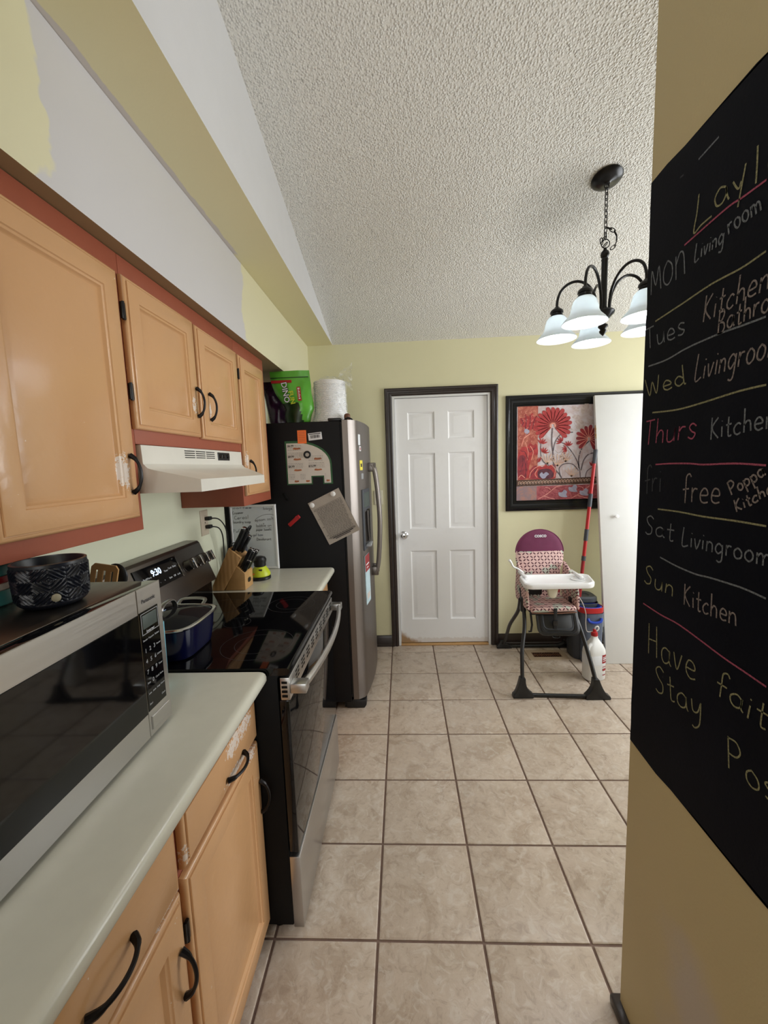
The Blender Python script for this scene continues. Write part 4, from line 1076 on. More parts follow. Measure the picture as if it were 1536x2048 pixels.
# ------------------------------------------------------------------ blue pan with glass lid
r=thing('blue_pan',(-.795,1.292,.9198),'deep rounded-square navy blue pan with glass lid on the back burner','pan')
PX,PY,PZ=-.795,1.290,.9202
link('pan_body',MB().lathe([(0,0),(.100,0),(.108,.006),(.116,.05),(.121,.100),(.127,.104),(.123,.106),(.117,.100),(.112,.05),(.100,.010),(0,.008)],(PX,PY,PZ),56,sq=4.2,cap=False),'navy',r)
link('lid_rim',MB().lathe([(.116,.1062),(.129,.1062),(.130,.110),(.127,.113),(.118,.112),(.116,.1062)],(PX,PY,PZ),56,sq=4.2,cap=False),'chrome',r)
link('glass_lid',MB().lathe([(.119,.1121),(.095,.122),(.06,.130),(.02,.134),(0,.1345)],(PX,PY,PZ),56,sq=3.4,cap=False),'smoke_glass',r)
def strap(pts,root,rr=.0075,nm='handle'): return link(nm,MB().tube(pts,rr,10,sub=5,flat=.38,up=(0,0,1)),'chrome_rough',root)
strap([(PX,PY-.045,PZ+.132),(PX,PY-.038,PZ+.150),(PX,PY-.02,PZ+.163),(PX,PY+.02,PZ+.163),(PX,PY+.038,PZ+.150),(PX,PY+.045,PZ+.132)],r,.009,'lid_handle')
strap([(PX-.045,PY+.121,PZ+.095),(PX-.047,PY+.145,PZ+.108),(PX-.038,PY+.168,PZ+.118),(PX+.038,PY+.168,PZ+.118),(PX+.047,PY+.145,PZ+.108),(PX+.045,PY+.121,PZ+.095)],r)
strap([(PX-.045,PY-.121,PZ+.095),(PX-.047,PY-.135,PZ+.108),(PX-.038,PY-.142,PZ+.116),(PX+.038,PY-.142,PZ+.116),(PX+.047,PY-.135,PZ+.108),(PX+.045,PY-.121,PZ+.095)],r)
# ------------------------------------------------------------------ microwave
r=thing('microwave',(-.79,.61,CZT),'large stainless countertop microwave with black glass door','microwave')
MX=-.577; MY0,MY1=.305,.913; MZ0,MZ1=.926,1.264
b_=link('case',MB().box(-1.005,MX-.034,MY0+.004,MY1-.006,MZ0,MZ1,.004),'steel_dk',r)
link('door_gap_band',MB().box(MX-.0335,MX-.0022,MY0+.002,MY1-.002,MZ0+.001,MZ1-.0006,.001),'black_gloss',r)
m=MB()
for yy in (MY0+.05,MY1-.06):
    for xx in (-.97,-.65): m.lathe([(.014,0),(.014,.0115)],(xx,yy,CZT+.0003),12)
link('feet',m,'rubber',r)
f=lambda u,v,d:(MX+d,u,v)
YS=.8265
dd=link('door',MB().rings(f,MY0,YS,MZ0,MZ1,[(0,-.0021),(0,-.0012),(.0012,0)]),'steel_h',r)
m=MB(); m.rings(f,MY0+.030,YS-.0005,MZ0+.056,MZ1-.054,[(0,.0001),(.001,.0012)]); link('door_glass',m,'black_gloss',dd)
cp=link('control_side',MB().rings(f,YS+.0012,MY1,MZ0,MZ1,[(0,-.0021),(0,-.0012),(.0012,0)]),'steel_h',r)
kp=link('keypad',MB().rings(f,YS+.0015,.896,.985,1.212,[(0,.0002),(.001,.0013)]),'black_gloss',cp)
link('display_frame',MB().rings(f,.832,.8925,1.160,1.208,[(0,.0014),(0,.002),(.0015,.002),(.0015,.0014)],cap=False),'lgrey',kp)
link('display',MB().rings(f,.837,.888,1.172,1.203,[(0,.0014),(.001,.0019)]),'lcd',kp)
ft=lambda cy,cz: (lambda u,v:(MX+.0021,cy+u,cz+v))
link('lettering',text_mb('Inverter',.009,ft(.861,1.165)),'white_print',kp,smooth=False)
for rr_,row in enumerate((('Sensor','Popcorn','Reheat'),('1','2','3','Power'),('4','5','6','Defrost'),('7','8','9','Timer'),('Stop','0','Clock','More'),('Less','Auto','Keep','Warm'),('Start','','','Clock'))):
    for cc,s in enumerate(row):
        if not s: continue
        big=s.isdigit(); cy=.8375+cc*(.0155 if len(row)==4 else .021)+(.002 if len(row)==3 else 0); cz=1.148-rr_*.0245
        link('key_print',text_mb(s,.0135 if big else .0058,ft(cy,cz),.0002),'lgrey',kp,smooth=False)
link('lettering',text_mb('Panasonic',.0125,lambda u,v:(MX+.0003,.866+u,1.233+v),.0003),'ink',cp,smooth=False)
link('door_button',MB().rings(f,.834,.904,.938,.972,[(0,.0002),(.0005,-.0008),(.0015,-.0008),(.002,.0018),(.003,.0026)]),'steel_h',cp)
# microwave cord and black handle behind it
r=thing('utensil_crock',(-.93,1.045,CZT),'black utensil crock behind the microwave','crock')
link('crock_body',MB().lathe([(0,0),(.042,0),(.046,.006),(.048,.15),(.045,.155),(.043,.15),(.042,.010),(0,.008)],(-.925,1.05,CZT+.0005),24,cap=False),'black_gloss',r)
r=thing('wooden_spatula',(-.90,1.05,CZT+.02),'slotted wooden spatula standing behind the microwave','spatula')
ax=Vector((.15,-.02,1)).normalized(); q=Matrix.Rotation(math.radians(11),4,'Y')@Matrix.Rotation(math.radians(-5),4,'X')
M=Matrix.Translation((-.908,1.06,CZT-.0065))@q@Matrix.Rotation(.12,4,'Z')
link('handle_stick',MB().tube([M@Vector((0,0,.022)),M@Vector((0,0,.27))],.006,8,smooth=False),'wood_light',r)
# blade with three slots: built from bars
m=MB(); W=.036
for a,b in ((-W,-.024),(-.017,-.004),(.004,.017),(.024,W)): m.box(a,b,-.003,.003,.295,.345,M=M)
m.prism([(-.010,.262),(.010,.262),(.026,.272),(W,.2955),(-W,.2955),(-.026,.272)],'y',-.003,.003,M=M)
m.prism([(-W,.3445),(W,.3445),(W,.352),(W-.008,.362),(-W+.008,.362),(-W,.352)],'y',-.003,.003,M=M)
link('slotted_blade',m,'wood_light',r)
r=thing('black_spoon',(-.89,1.075,CZT+.03),'black rounded spoon head beside the wooden spatula','spoon')
link('handle_stick',MB().tube([(-.905,1.065,CZT+.012),(-.863,1.142,1.19)],.005,8,smooth=False),'black_plastic',r)
link('spoon_bowl',MB().sphere((-.855,1.15,1.212),.034,1,.35,1.15),'black_plastic',r)
r=thing('power_cord',(-.93,.90,1.20),'black power cord looping up behind the microwave beside the planter','cord')
link('cable',MB().tube([(-1.03,.80,.95),(-1.035,.86,1.20),(-1.0,.90,1.275),(-.94,.925,1.285),(-.90,.955,1.275),(-.90,.985,1.20),(-.96,1.0,.98),(-1.0,.99,.925)],.004,8),'black_plastic',r)
# ------------------------------------------------------------------ cup between microwave and stove
r=thing('blue_tumbler',(-.705,1.045,CZT),'tall narrow light blue tumbler between microwave and stove','cup')
link('cup_wall',MB().lathe([(0,0),(.033,0),(.035,.004),(.038,.185),(.0365,.187),(.035,.185),(.032,.010),(0,.008)],(-.706,1.050,CZT+.0005),28,cap=False),'lblue',r)
# ------------------------------------------------------------------ planter on the microwave
r=thing('diamond_planter',(-.712,.748,MZ1),'dark navy ceramic planter embossed with nested diamonds, on the microwave','planter')
pc=(-.696,.757); simple('planter_glaze',(20,24,34),.33,var=.1)
H=.0862; NU,NV=256,72
def rad(t): return .0605-.004*(1-t)**2-(.012*(1-t/.16)**2 if t<.16 else 0)
m=MB(); b=m.b; Rg=[]
for j in range(NV+1):
    t=j/NV; ring=[]
    for i in range(NU):
        a=2*PI*i/NU; rr=rad(t)
        if .13<t<.93:
            u=a/(2*PI)*7; v=(t-.13)/.80*1.5
            du=abs((u%1)-.5)*2; dv=abs((v%1)-.5)*2
            # alternating diamonds
            k=du+dv; 
            if k>1: k=2-k
            g=k*3.0; g=abs((g%1)-.5)*2; g=min(1,max(0,(g-.3)/.4))
            fade=min(1,(t-.13)/.05,(.93-t)/.05)
            rr+=.0030*g*fade-.0010
        ring.append(b.verts.new((pc[0]+rr*math.cos(a),pc[1]+rr*math.sin(a),MZ1+.0008+t*H)))
    Rg.append(ring)
for t,rr in ((1.012,.0585),(1.012,.0560),(.98,.0545),(.35,.049)):
    Rg.append([b.verts.new((pc[0]+rr*math.cos(2*PI*i/NU),pc[1]+rr*math.sin(2*PI*i/NU),MZ1+.0008+t*H)) for i in range(NU)])
for A,B in zip(Rg,Rg[1:]):
    for i in range(NU): b.faces.new((A[i],A[(i+1)%NU],B[(i+1)%NU],B[i]))
b.faces.new(Rg[0]); b.faces.new(Rg[-1])
link('pot_wall',m,'planter_glaze',r,sharp=60)
a=math.atan2(-pc[1],-pc[0])+.06
M=Matrix.Translation((pc[0]+.0587*math.cos(a),pc[1]+.0587*math.sin(a),MZ1+.024))@Vector((math.cos(a),math.sin(a),0)).to_track_quat('Z','Y').to_matrix().to_4x4()
simple('cork',(150,142,118),.6); link('drain_plug',MB().lathe([(0,-.004),(.0075,-.004),(.0075,.003),(.005,.005),(0,.0055)],(0,0,0),20,M=M),'cork',r)
# striped canister behind it at the frame edge
r=thing('striped_canister',(-.838,.747,MZ1),'teal, white and red striped ceramic canister at the left edge, on the microwave','canister')
jc=(-.838,.747)
for z0,z1,mt,nm in ((0,.030,'teal','teal_band'),(.030,.044,'canvas_cream','cream_band'),(.044,.058,'red_dark','red_band'),(.058,.080,'teal','teal_band')):
    link(nm,MB().lathe([(.052,z0+.0006),(.054,z0+.003),(.054,z1-.003),(.052,z1)],(jc[0],jc[1],MZ1+.0005),28),mt,r)
link('lid',MB().lathe([(0,.0805),(.052,.0805),(.050,.0845),(0,.085)],(jc[0],jc[1],MZ1+.0005),28),'teal',r)
# ------------------------------------------------------------------ framed floral print
r=thing('framed_picture',(1.41,YB,1.56),'large red floral print in a wide black frame, behind the white door slab','picture')
PX0,PX1,PZ0,PZ1=.818,2.02,1.112,2.008
m=MB(); m.rings(lambda u,v,d:(u,YB-.0005-d,v),PX0,PX1,PZ0,PZ1,[(0,0),(0,.016),(.006,.024),(.018,.028),(.034,.026),(.048,.020),(.058,.017),(.060,.021),(.072,.020),(.074,.014),(.086,.012)],cap=False); link('frame',m,'frame_black',r)
m=MB()
k=0; IN=.0795
for u0,u1,vv in ((PX0+IN,PX1-IN,PZ0+IN),(PX0+IN,PX1-IN,PZ1-IN)):
    n=int((u1-u0)/.009)
    for i in range(n): m.box(u0+i*.009,u0+i*.009+.006,YB-.0175,YB-.013,vv-.003,vv+.003)
for v0,v1,uu in ((PZ0+IN,PZ1-IN,PX0+IN),(PZ0+IN,PZ1-IN,PX1-IN)):
    n=int((v1-v0)/.009)
    for i in range(n): m.box(uu-.003,uu+.003,YB-.0175,YB-.013,v0+i*.009,v0+i*.009+.006)
o=link('beaded_edge',m,'frame_black',r,smooth=False)
PY=YB-.0125
def pu(x): return .909+(x-225)/1290
def pv(y): return 1.922-(y-250)/1290
lay=[0]
def art(kind,pts,mat,wd=None,smooth=True,name='print_shape'):
    y=PY-.0003-lay[0]*.00006
    f=lambda u,v:(u,y,v); m=MB()
    P=[(pu(a),pv(b)) for a,b in pts]
    if kind=='blob': blob(m,P,f,smooth)
    elif kind=='multi':
        pass
    else: ribbon(m,P,wd/1290,f)
    return m
def put(ms,mat,name='print_shape'):
    M_=MB(); lay[0]+=2
    for q in ms: M_.merge(q.b)
    link(name,M_,mat,cv,recalc=False,smooth=False)
def artmat(name,c1,c2,scale=9,dist=1.5):
    t=NT(name); t.color(t.mix(t.map(t.noise(scale,4,.6,dist),.35,.65),rgb(*c1),rgb(*c2))); t.set(.55); MAT[name]=t.m
artmat('art_bg',(204,198,202),(188,166,164)); artmat('art_rust',(158,70,56),(186,110,88),22); artmat('art_pink',(138,48,60),(176,92,96),20,3)
artmat('art_red',(150,34,38),(180,54,52),30); artmat('art_deep',(122,34,44),(158,44,52),16); artmat('art_vein',(226,140,120),(230,160,140)); artmat('art_stem',(84,74,82),(120,104,104),40)
artmat('art_dark',(60,34,32),(92,66,44),60,2); artmat('art_mauve',(140,118,122),(176,124,108),14); artmat('art_cream',(214,190,170),(206,160,136),30); artmat('art_leaf',(178,158,152),(200,186,182),20)
artmat('art_plum',(72,24,40),(96,40,56),20); artmat('art_grey',(150,150,172),(170,166,184),20); artmat('art_swirl',(204,120,116),(220,150,140),40)
cv=link('canvas',MB().box(PX0+.08,PX1-.08,PY,PY+.01,PZ0+.08,PZ1-.08),'art_bg',r)
put([art('blob',[(225,245),(425,245),(425,980),(225,980)],'',smooth=False)],'art_rust')
put([art('blob',[(418,1045),(1548,1045),(1548,1190),(418,1190)],'',smooth=False)],'art_pink')
put([art('blob',[(215,1045),(418,1045),(418,1190),(215,1190)],'',smooth=False)],'art_mauve')
# pale leaves upper right
ms=[]
for cx,cy,a in ((800,370,0),(860,300,90),(830,420,10),(900,260,80),(840,470,-10),(790,290,30),(930,330,60),(950,420,20)):
    ca,sa=math.cos(math.radians(a)),math.sin(math.radians(a))
    ms.append(art('blob',[(cx+u*ca-v*sa,cy+u*sa+v*ca) for u,v in ((-48,0),(-20,-22),(25,-20),(50,0),(25,20),(-20,22))],''))
put(ms,'art_leaf')
# tulip and dark scrolls at left
put([art('blob',[(255,430),(245,350),(285,370),(300,310),(325,360),(375,300),(380,370),(415,330),(425,400),(405,455),(360,485),(300,470)],''),
     art('blob',[(235,700),(270,640),(320,650),(350,600),(380,640),(410,610),(430,680),(425,740),(380,720),(350,800),(330,900),(420,830),(405,880),(350,960),(230,975),(222,760)],'')],'art_red')
put([art('blob',[(225,740),(290,720),(330,800),(320,975),(222,978)],''),art('blob',[(330,980),(345,880),(400,830),(450,860),(540,850),(600,820),(610,900),(600,975)],'')],'art_deep')
put([art('blob',[(430,830),(475,860),(500,820),(530,850),(560,830),(590,870),(620,900),(605,940),(610,978),(415,978),(400,900)],'')],'art_red')
put([art('blob',[(500,870+0),(560,880),(590,930),(575,975),(440,975),(418,920),(440,880)],'')],'art_plum')
put([art('blob',[(440,930),(470,900),(480,930),(510,900),(545,930),(520,940),(500,970),(470,972)],'')],'art_grey')
put([art('line',[(350,520),(290,560),(265,640)],'',8),art('line',[(300,600),(330,700),(320,780)],'',5)],'art_vein')
put([art('blob',[(285,500),(300,460),(350,490),(320,525)],'')],'art_grey')
# stems
st=[art('line',[(567,470),(562,600),(575,720),(590,860),(640,930),(665,970)],'',13),art('line',[(575,700),(600,600),(660,530),(770,518)],'',11),
 art('line',[(455,620),(455,720),(480,800),(540,840)],'',9),art('line',[(850,970),(835,860),(780,740),(700,640),(640,610)],'',9),
 art('line',[(835,880),(830,780),(860,680),(930,610)],'',12),art('line',[(855,900),(880,800),(930,740),(1000,730)],'',13),
 art('line',[(650,940),(640,870),(690,830),(770,835),(830,900)],'',10),art('line',[(480,700),(500,690)],'',6),art('line',[(900,970),(915,910),(970,870)],'',9)]
put(st,'art_stem')
ms=[]
for k in range(26):
    x=240+(k*67)%165; y=265+(k*41)%330; s=9+k%4*3; a=k*1.3
    ms.append(art('line',[(x+s*math.cos(a+t*.9)*(1-t*.12),y+s*math.sin(a+t*.9)*(1-t*.12)) for t in range(6)],'',3))
put(ms,'art_vein')
ms=[art('line',q,'',5) for q in ([(300,470),(310,400),(300,330)],[(330,480),(350,400),(345,330)],[(372,470),(385,400),(412,345)],[(262,440),(280,410),(262,370)],[(250,900),(280,820),(272,740)],[(300,960),(310,860),(285,760)],[(350,940),(400,890),(440,880)],[(260,690),(300,700),(330,780)],[(330,660),(350,700),(400,660)])]
put(ms,'art_plum')
ms=[art('line',q,'',6) for q in ([(235,960),(262,930),(300,960)],[(345,960),(360,900),(420,850),(500,840)],[(420,960),(400,920),(430,870)],[(350,640),(380,700),(360,780)],[(560,835),(600,880),(590,960)])]
put(ms,'art_vein')
ms=[art('line',[(x,430+((x*7)%60)),(x+30,470+((x*5)%50)),(x+70,455+((x*3)%60))],'',5) for x in range(600,960,45)]+[art('line',[(x,690+((x*7)%60)),(x+30,720+((x*5)%40)),(x+60,700+((x*3)%50))],'',6) for x in range(480,960,60)]
put(ms,'art_leaf')
# big daisy petals
def daisy(cx,cy,R,a0,a1,n,w,sy=1):
    ms=[];vs_=[]
    for k in range(n):
        a=math.radians(a0+(a1-a0)*k/(n-1)); rr=R*(1+.04*math.sin(k*2.3))
        ca,sa=math.cos(a),math.sin(a)
        q=[]
        for u,v in ((.06,0),(.45,-w*.55),(.85,-w),(.99,-w*.5),(1.0,w*.5),(.85,w),(.45,w*.55)):
            q.append((cx+(u*rr*ca-v*rr*sa),cy-(u*rr*sa+v*rr*ca)*sy))
        ms.append(art('blob',q,''))
        a2=a+math.radians((a1-a0)/(n-1)/2)
        vs_.append(art('line',[(cx+.08*rr*math.cos(a2),cy-.08*rr*math.sin(a2)*sy),(cx+.86*rr*math.cos(a2),cy-.86*rr*math.sin(a2)*sy)],'',6))
    return ms,vs_
a,b=daisy(570,445,186,-42,222,17,.128,.98); put(a,'art_red','petal_print'); put(b,'art_vein')
a,b=daisy(925,585,130,-60,225,13,.14,1); put(a,'art_deep','petal_print'); put(b,'art_vein')
# small red blossoms
def small(cx,cy,ang,s=1):
    ms=[]
    for d in (-55,-25,0,28,55):
        a=math.radians(ang+d); L=70*s; ca,sa=math.cos(a),math.sin(a)
        ms.append(art('blob',[(cx+u*L*ca-v*L*sa,cy-(u*L*sa+v*L*ca)) for u,v in ((0,0),(.4,-.14),(1,0),(.4,.14))],''))
    return ms
ms=[]
for q in ((462,625,75,1),(478,715,60,1),(665,612,140,1),(722,655,85,.9),(715,685,185,.9),(455,790,150,.7),(960,865,60,.9)): ms+=small(*q)
put(ms,'art_red')
ms=[]
for cx,cy,s in ((760,910,1),(520,770,1.1),(620,790,1.2),(700,760,1)):
    for d in range(0,180,30):
        a=math.radians(d); ms.append(art('line',[(cx,cy+50*s),(cx+45*s*math.cos(a),cy+20*s-35*s*math.sin(a)),(cx+70*s*math.cos(a),cy+10*s-60*s*math.sin(a))],'',8))
put(ms,'art_cream')
# dark meander band
put([art('blob',[(215,980),(1548,960),(1548,1030),(215,1043)],'',smooth=False)],'art_dark')
ms=[]
for k in range(36):
    x=232+k*30; y=1012-k*.5
    ms.append(art('line',[(x,y+14),(x+4,y-12),(x+20,y-14),(x+22,y+2),(x+12,y+2)],'',4))
put(ms,'art_cream')
ms=[]
for x0 in (430,760,1090): 
    ms+= [art('line',[(x0,1180),(x0+90,1130),(x0+180,1060),(x0+240,1050)],'',10),art('line',[(x0+60,1150),(x0+120,1170),(x0+170,1185)],'',8),art('line',[(x0+130,1100),(x0+110,1070),(x0+70,1060)],'',7)]
put(ms,'art_swirl')
ms=[]
for cx,cy in ((680,1130),(780,1080),(890,1120)):
    ms.append(art('blob',[(cx-40,cy+30),(cx-50,cy-20),(cx-10,cy-10),(cx+10,cy-45),(cx+45,cy-20),(cx+30,cy+10),(cx+50,cy+40)],''))
put(ms,'art_grey')

# ------------------------------------------------------------------ leaning white panel
r=thing('bifold_door',(1.69,2.95,0),'plain white narrow door slab leaning against the framed picture','door')
ang=math.atan2(.292,2.0); M=Matrix.Translation((0,2.930,.001))@Matrix.Rotation(-ang,4,'X')
link('panel_slab',MB().box(1.464,1.925,0,.030,0,1.998,.0015,M=M),'white_paint',r)
link('pull_knob',MB().lathe([(0,0),(.008,0),(.007,.010),(.014,.018),(.013,.026),(0,.029)],(0,0,0),20,M=M@Matrix.Translation((1.578,0,1.085))@Matrix.Rotation(PI/2,4,'X')),'white_gloss',r)
m=MB()
for k,(z,s) in enumerate(((1.70,.016),(1.725,.011),(1.745,.018),(1.765,.012),(1.68,.010))):
    m.sphere((1.464,.010,z),s,.35,.6,.9,10,M=M)
link('putty_patch',m,'wood_light',r)
# ------------------------------------------------------------------ mop bucket and mop
r=thing('mop_bucket',(1.35,3.05,0),'tall dark grey spin mop bucket with clear blue tank, beside the white door slab','bucket')
bc=(1.348,3.045)
link('bucket_shell',MB().lathe([(0,0),(.086,0),(.092,.006),(.096,.20),(.100,.40),(.1005,.435),(.097,.437),(.093,.40),(.088,.012),(0,.010)],(bc[0],bc[1]+.045,.0008),44,sy=1.05,sq=3,cap=False),'grey_plastic',r)
tk=link('clear_tank',MB().lathe([(0,.0),(.066,.0),(.070,.006),(.074,.20),(.080,.385),(.077,.385),(.070,.20),(.066,.010),(0,.008)],(bc[0]+.020,bc[1]-.075,.0008),40,sy=.62,sq=2.8,cap=False),'tank_glass',r)
link('tank_water',MB().lathe([(0,.0),(.064,.0),(.069,.20),(0,.20)],(bc[0]+.020,bc[1]-.075,.010),40,sy=.60,sq=2.8),'navy',tk)
link('red_band',MB().lathe([(.083,.388),(.088,.392),(.090,.415),(.088,.428),(.084,.430),(.080,.41),(.083,.388)],(bc[0]+.010,bc[1]-.062,.0008),44,sy=.78,sq=2.8,cap=False),'red_plastic',r)
link('blue_insert',MB().lathe([(.079,.428),(.072,.432),(.055,.40),(.045,.36),(0,.355)],(bc[0]+.010,bc[1]-.062,.0008),40,sy=.78,sq=2.8,cap=False),'blue_plastic',r)
link('grey_lid',MB().lathe([(.094,.4375),(.100,.445),(.098,.470),(.085,.480),(.05,.478),(.045,.470),(0,.468)],(bc[0],bc[1]+.055,.0008),40,sy=.92,sq=3,cap=False),'grey_plastic',r)
link('blue_handle',MB().tube([(bc[0]-.03,bc[1]-.128,.355),(bc[0]-.02,bc[1]-.140,.335),(bc[0]+.02,bc[1]-.144,.328),(bc[0]+.055,bc[1]-.140,.335),(bc[0]+.066,bc[1]-.128,.355)],.010,10),'blue_plastic',r)
link('tank_latch',MB().box(bc[0]+.098,bc[0]+.108,bc[1]-.08,bc[1]-.05,.27,.33,.003),'lgrey',r)
A=Vector((1.300,3.035,.430)); B=Vector((1.443,3.135,1.572))
r=thing('mop',tuple(A),'red telescopic mop handle standing in the bucket and leaning beside the white door slab','mop')
def seg(nm,t0,t1,rr,mt): link(nm,MB().tube([A.lerp(B,t0),A.lerp(B,t1)],rr,16,smooth=False),mt,r)
seg('lower_pole',0,.28,.0125,'red_dark'); seg('joint',.28,.31,.0155,'grey_plastic'); seg('middle_pole',.31,.63,.0125,'red_plastic'); seg('joint',.63,.715,.0150,'grey_plastic'); seg('upper_pole',.715,.91,.0115,'red_plastic')
seg('hand_grip',.91,1.0,.0145,'grey_plastic'); seg('joint',.41,.485,.0150,'grey_plastic')
link('mop_head',MB().sphere((1.300,3.035,.415),.026,1,1,1,16),'grey_plastic',r)
# ------------------------------------------------------------------ jug
r=thing('cleaner_jug',(1.285,2.735,0),'white plastic cleaner jug with red cap and curly spray hose, in front of the bucket','jug')
M=Matrix.Translation((1.283,2.738,.0008))@Matrix.Rotation(math.radians(12),4,'Z')
link('jug_body',MB().lathe([(0,0),(.060,0),(.066,.008),(.067,.195),(.064,.215),(.050,.245),(.030,.275),(.021,.290),(.020,.305),(0,.305)],(0,0,0),40,M=M,sx=1.05,sy=.78,sq=3.2),'white_paint',r)
link('jug_handle',MB().tube([M@Vector((-.036,-.02,.286-.03)),M@Vector((-.058,-.024,.262-.02)),M@Vector((-.066,-.026,.21))],.012,10),'white_paint',r)
lb=link('label',MB().lathe([(.0675,.115),(.0678,.116),(.0678,.180),(.0675,.181)],(0,0,0),40,M=M,sx=1.05,sy=.79,sq=3.2,cap=False),'white_print',r)
f=lambda u,v:tuple(M@Vector((.0724,u,v)))
f2=lambda u,v:tuple(M@Vector((u,-.0545,v)))
def patch(a0,a1,z0,z1,off):
    m=MB(); P=[]
    for k in range(9):
        a=math.radians(a0+(a1-a0)*k/8); c_,s_=math.cos(a),math.sin(a)
        x=.0675*1.05*math.copysign(abs(c_)**(2/3.2),c_)*(1+off); y=.0675*.79*math.copysign(abs(s_)**(2/3.2),s_)*(1+off)
        P.append([m.b.verts.new(M@Vector((x,y,z))) for z in (z0,z1)])
    for A_,B_ in zip(P,P[1:]): m.b.faces.new((A_[0],B_[0],B_[1],A_[1]))
    return m
link('red_label',patch(-80,-36,.125,.185,.012),'red_dark',r)
for z0,z1,mt in ((.140,.144,'white_print'),(.152,.160,'white_print'),(.166,.170,'white_print'),(.072,.088,'red_dark'),(.098,.103,'red_dark'),(.040,.046,'red_dark')): link('label_print',patch(-76,-42,z0,z1,.020),mt,r)
link('red_cap',MB().lathe([(0,.3055),(.021,.3055),(.022,.312),(.020,.330),(.012,.334),(.010,.350),(0,.352)],(0,0,0),20,M=M),'red_plastic',r)
cp=M@Vector((0,0,.345))
link('spray_nozzle',MB().tube([cp+Vector((0,0,.0)),cp+Vector((.006,-.004,.022)),cp+Vector((.020,-.006,.026)),cp+Vector((.024,-.006,.008)),cp+Vector((.012,-.004,-.006))],.0045,8),'white_gloss',r)
link('spray_hose',MB().tube([cp+Vector((-.006,0,-.008)),(1.235,2.74,.335),(1.215,2.72,.40),(1.212,2.715,.47),(1.185,2.70,.545),(1.155,2.70,.60),(1.14,2.72,.66)],.0028,8),'canvas_cream',r)
# ------------------------------------------------------------------ floor register
r=thing('floor_register',(1.09,3.075,0),'beige floor vent register with dark grille under the high chair','floor vent')
simple('register_beige',(170,150,126),.45)
f=lambda u,v,d:(u,v,d)
link('frame',MB().rings(f,.935,1.235,2.998,3.165,[(0,0.0006),(.002,.004),(.012,.006),(.042,.006),(.044,.002)],cap=False),'register_beige',r)
link('duct_well',MB().rings(f,.975,1.195,3.038,3.125,[(0,.0007),(.001,.001)]),'black_matte',r)
for k in range(16): link('slat',MB().box(.982+k*.0135,.986+k*.0135,3.042,3.121,.0012,.0055),'brown',r)
link('slat',MB().box(.978,1.192,3.079,3.083,.0014,.0058),'brown',r)
# ------------------------------------------------------------------ folding high chair
r=thing('high_chair',(1.0,2.84,0),'folding baby high chair with burgundy and pink patterned seat and white tray','high chair')
simple('powder_black',(24,24,27),.32,var=.02)
# front frame
def foot_pad(xin,xout,yc,sgn,z1=.135,xt=None):
    # flared pad: outer toe, tube socket, inner fillet
    xt=xt if xt is not None else (xin+xout)/2
    P=[(xout,.002),(xout+sgn*-.004,.022)]
    for k in range(1,8):
        t=k/7; P.append((xout-sgn*.004+(xt+sgn*.016-(xout-sgn*.004))*t**.75,.022+(z1-.022)*t**1.35))
    P.append((xt-sgn*.016,z1))
    for k in range(1,8):
        t=k/7; P.append((xt-sgn*.016+(xin-(xt-sgn*.016))*t**1.7,z1-(z1-.024)*t**.6))
    P.append((xin,.002)); return P
lf=MB().prism(foot_pad(.800,.670,2.505,-1,.135,.733),'y',2.488,2.534,.004)
link('foot_pad',lf,'black_plastic',r)
link('foot_pad',MB().prism(foot_pad(1.118,1.272,2.49,1,.135,1.180),'y',2.466,2.512,.004),'black_plastic',r)
link('front_crossbar',MB().tube([(.795,2.510,.0135),(1.125,2.490,.0135)],.0125,12,smooth=False),'powder_black',r)
LJ=Vector((.797,2.730,.545)); RJ=Vector((1.128,2.730,.545))
link('leg',MB().tube([(.733,2.512,.125),(.738,2.535,.21),(.748,2.570,.29),(.782,2.640,.40),(.795,2.690,.48),LJ,(.797,2.775,.64)],.0125,12),'powder_black',r)['label']='front left leg tube'
link('leg',MB().tube([(1.180,2.490,.125),(1.172,2.535,.21),(1.155,2.600,.335),(1.133,2.650,.44),(1.126,2.690,.49),RJ,(1.126,2.775,.64)],.0125,12),'powder_black',r)['label']='front right leg tube'
link('leg',MB().tube([LJ+Vector((-.018,.0,.03)),(.784,2.80,.465),(.765,2.93,.32),(.775,3.06,.19),(.785,3.16,.09),(.775,3.215,.035)],.0125,12),'powder_black',r)['label']='rear left leg tube'
link('leg',MB().tube([RJ+Vector((.018,.0,.03)),(1.155,2.80,.465),(1.215,2.93,.32),(1.250,3.06,.19),(1.268,3.16,.09),(1.280,3.215,.035)],.0125,12),'powder_black',r)['label']='rear right leg tube'
link('foot_pad',MB().prism(foot_pad(.85,.730,3.2,-1,.06,.775),'y',3.198,3.238,.004),'black_plastic',r)
link('foot_pad',MB().prism(foot_pad(1.215,1.335,3.2,1,.06,1.280),'y',3.198,3.238,.004),'black_plastic',r)
link('rear_crossbar',MB().tube([(.84,3.218,.0135),(1.225,3.218,.0135)],.0125,12,smooth=False),'powder_black',r)
for J in (LJ,RJ):
    s=-1 if J is LJ else 1
    link('hinge_cover',MB().box(J.x-.019,J.x+.019,J.y-.028,J.y+.028,J.z-.055,J.z+.045,.012,3),'black_plastic',r)
link('side_strut',MB().tube([(.830,2.665,.500),(.838,2.66,.42),(.832,2.66,.375),(.815,2.66,.375)],.007,8,smooth=False),'powder_black',r)
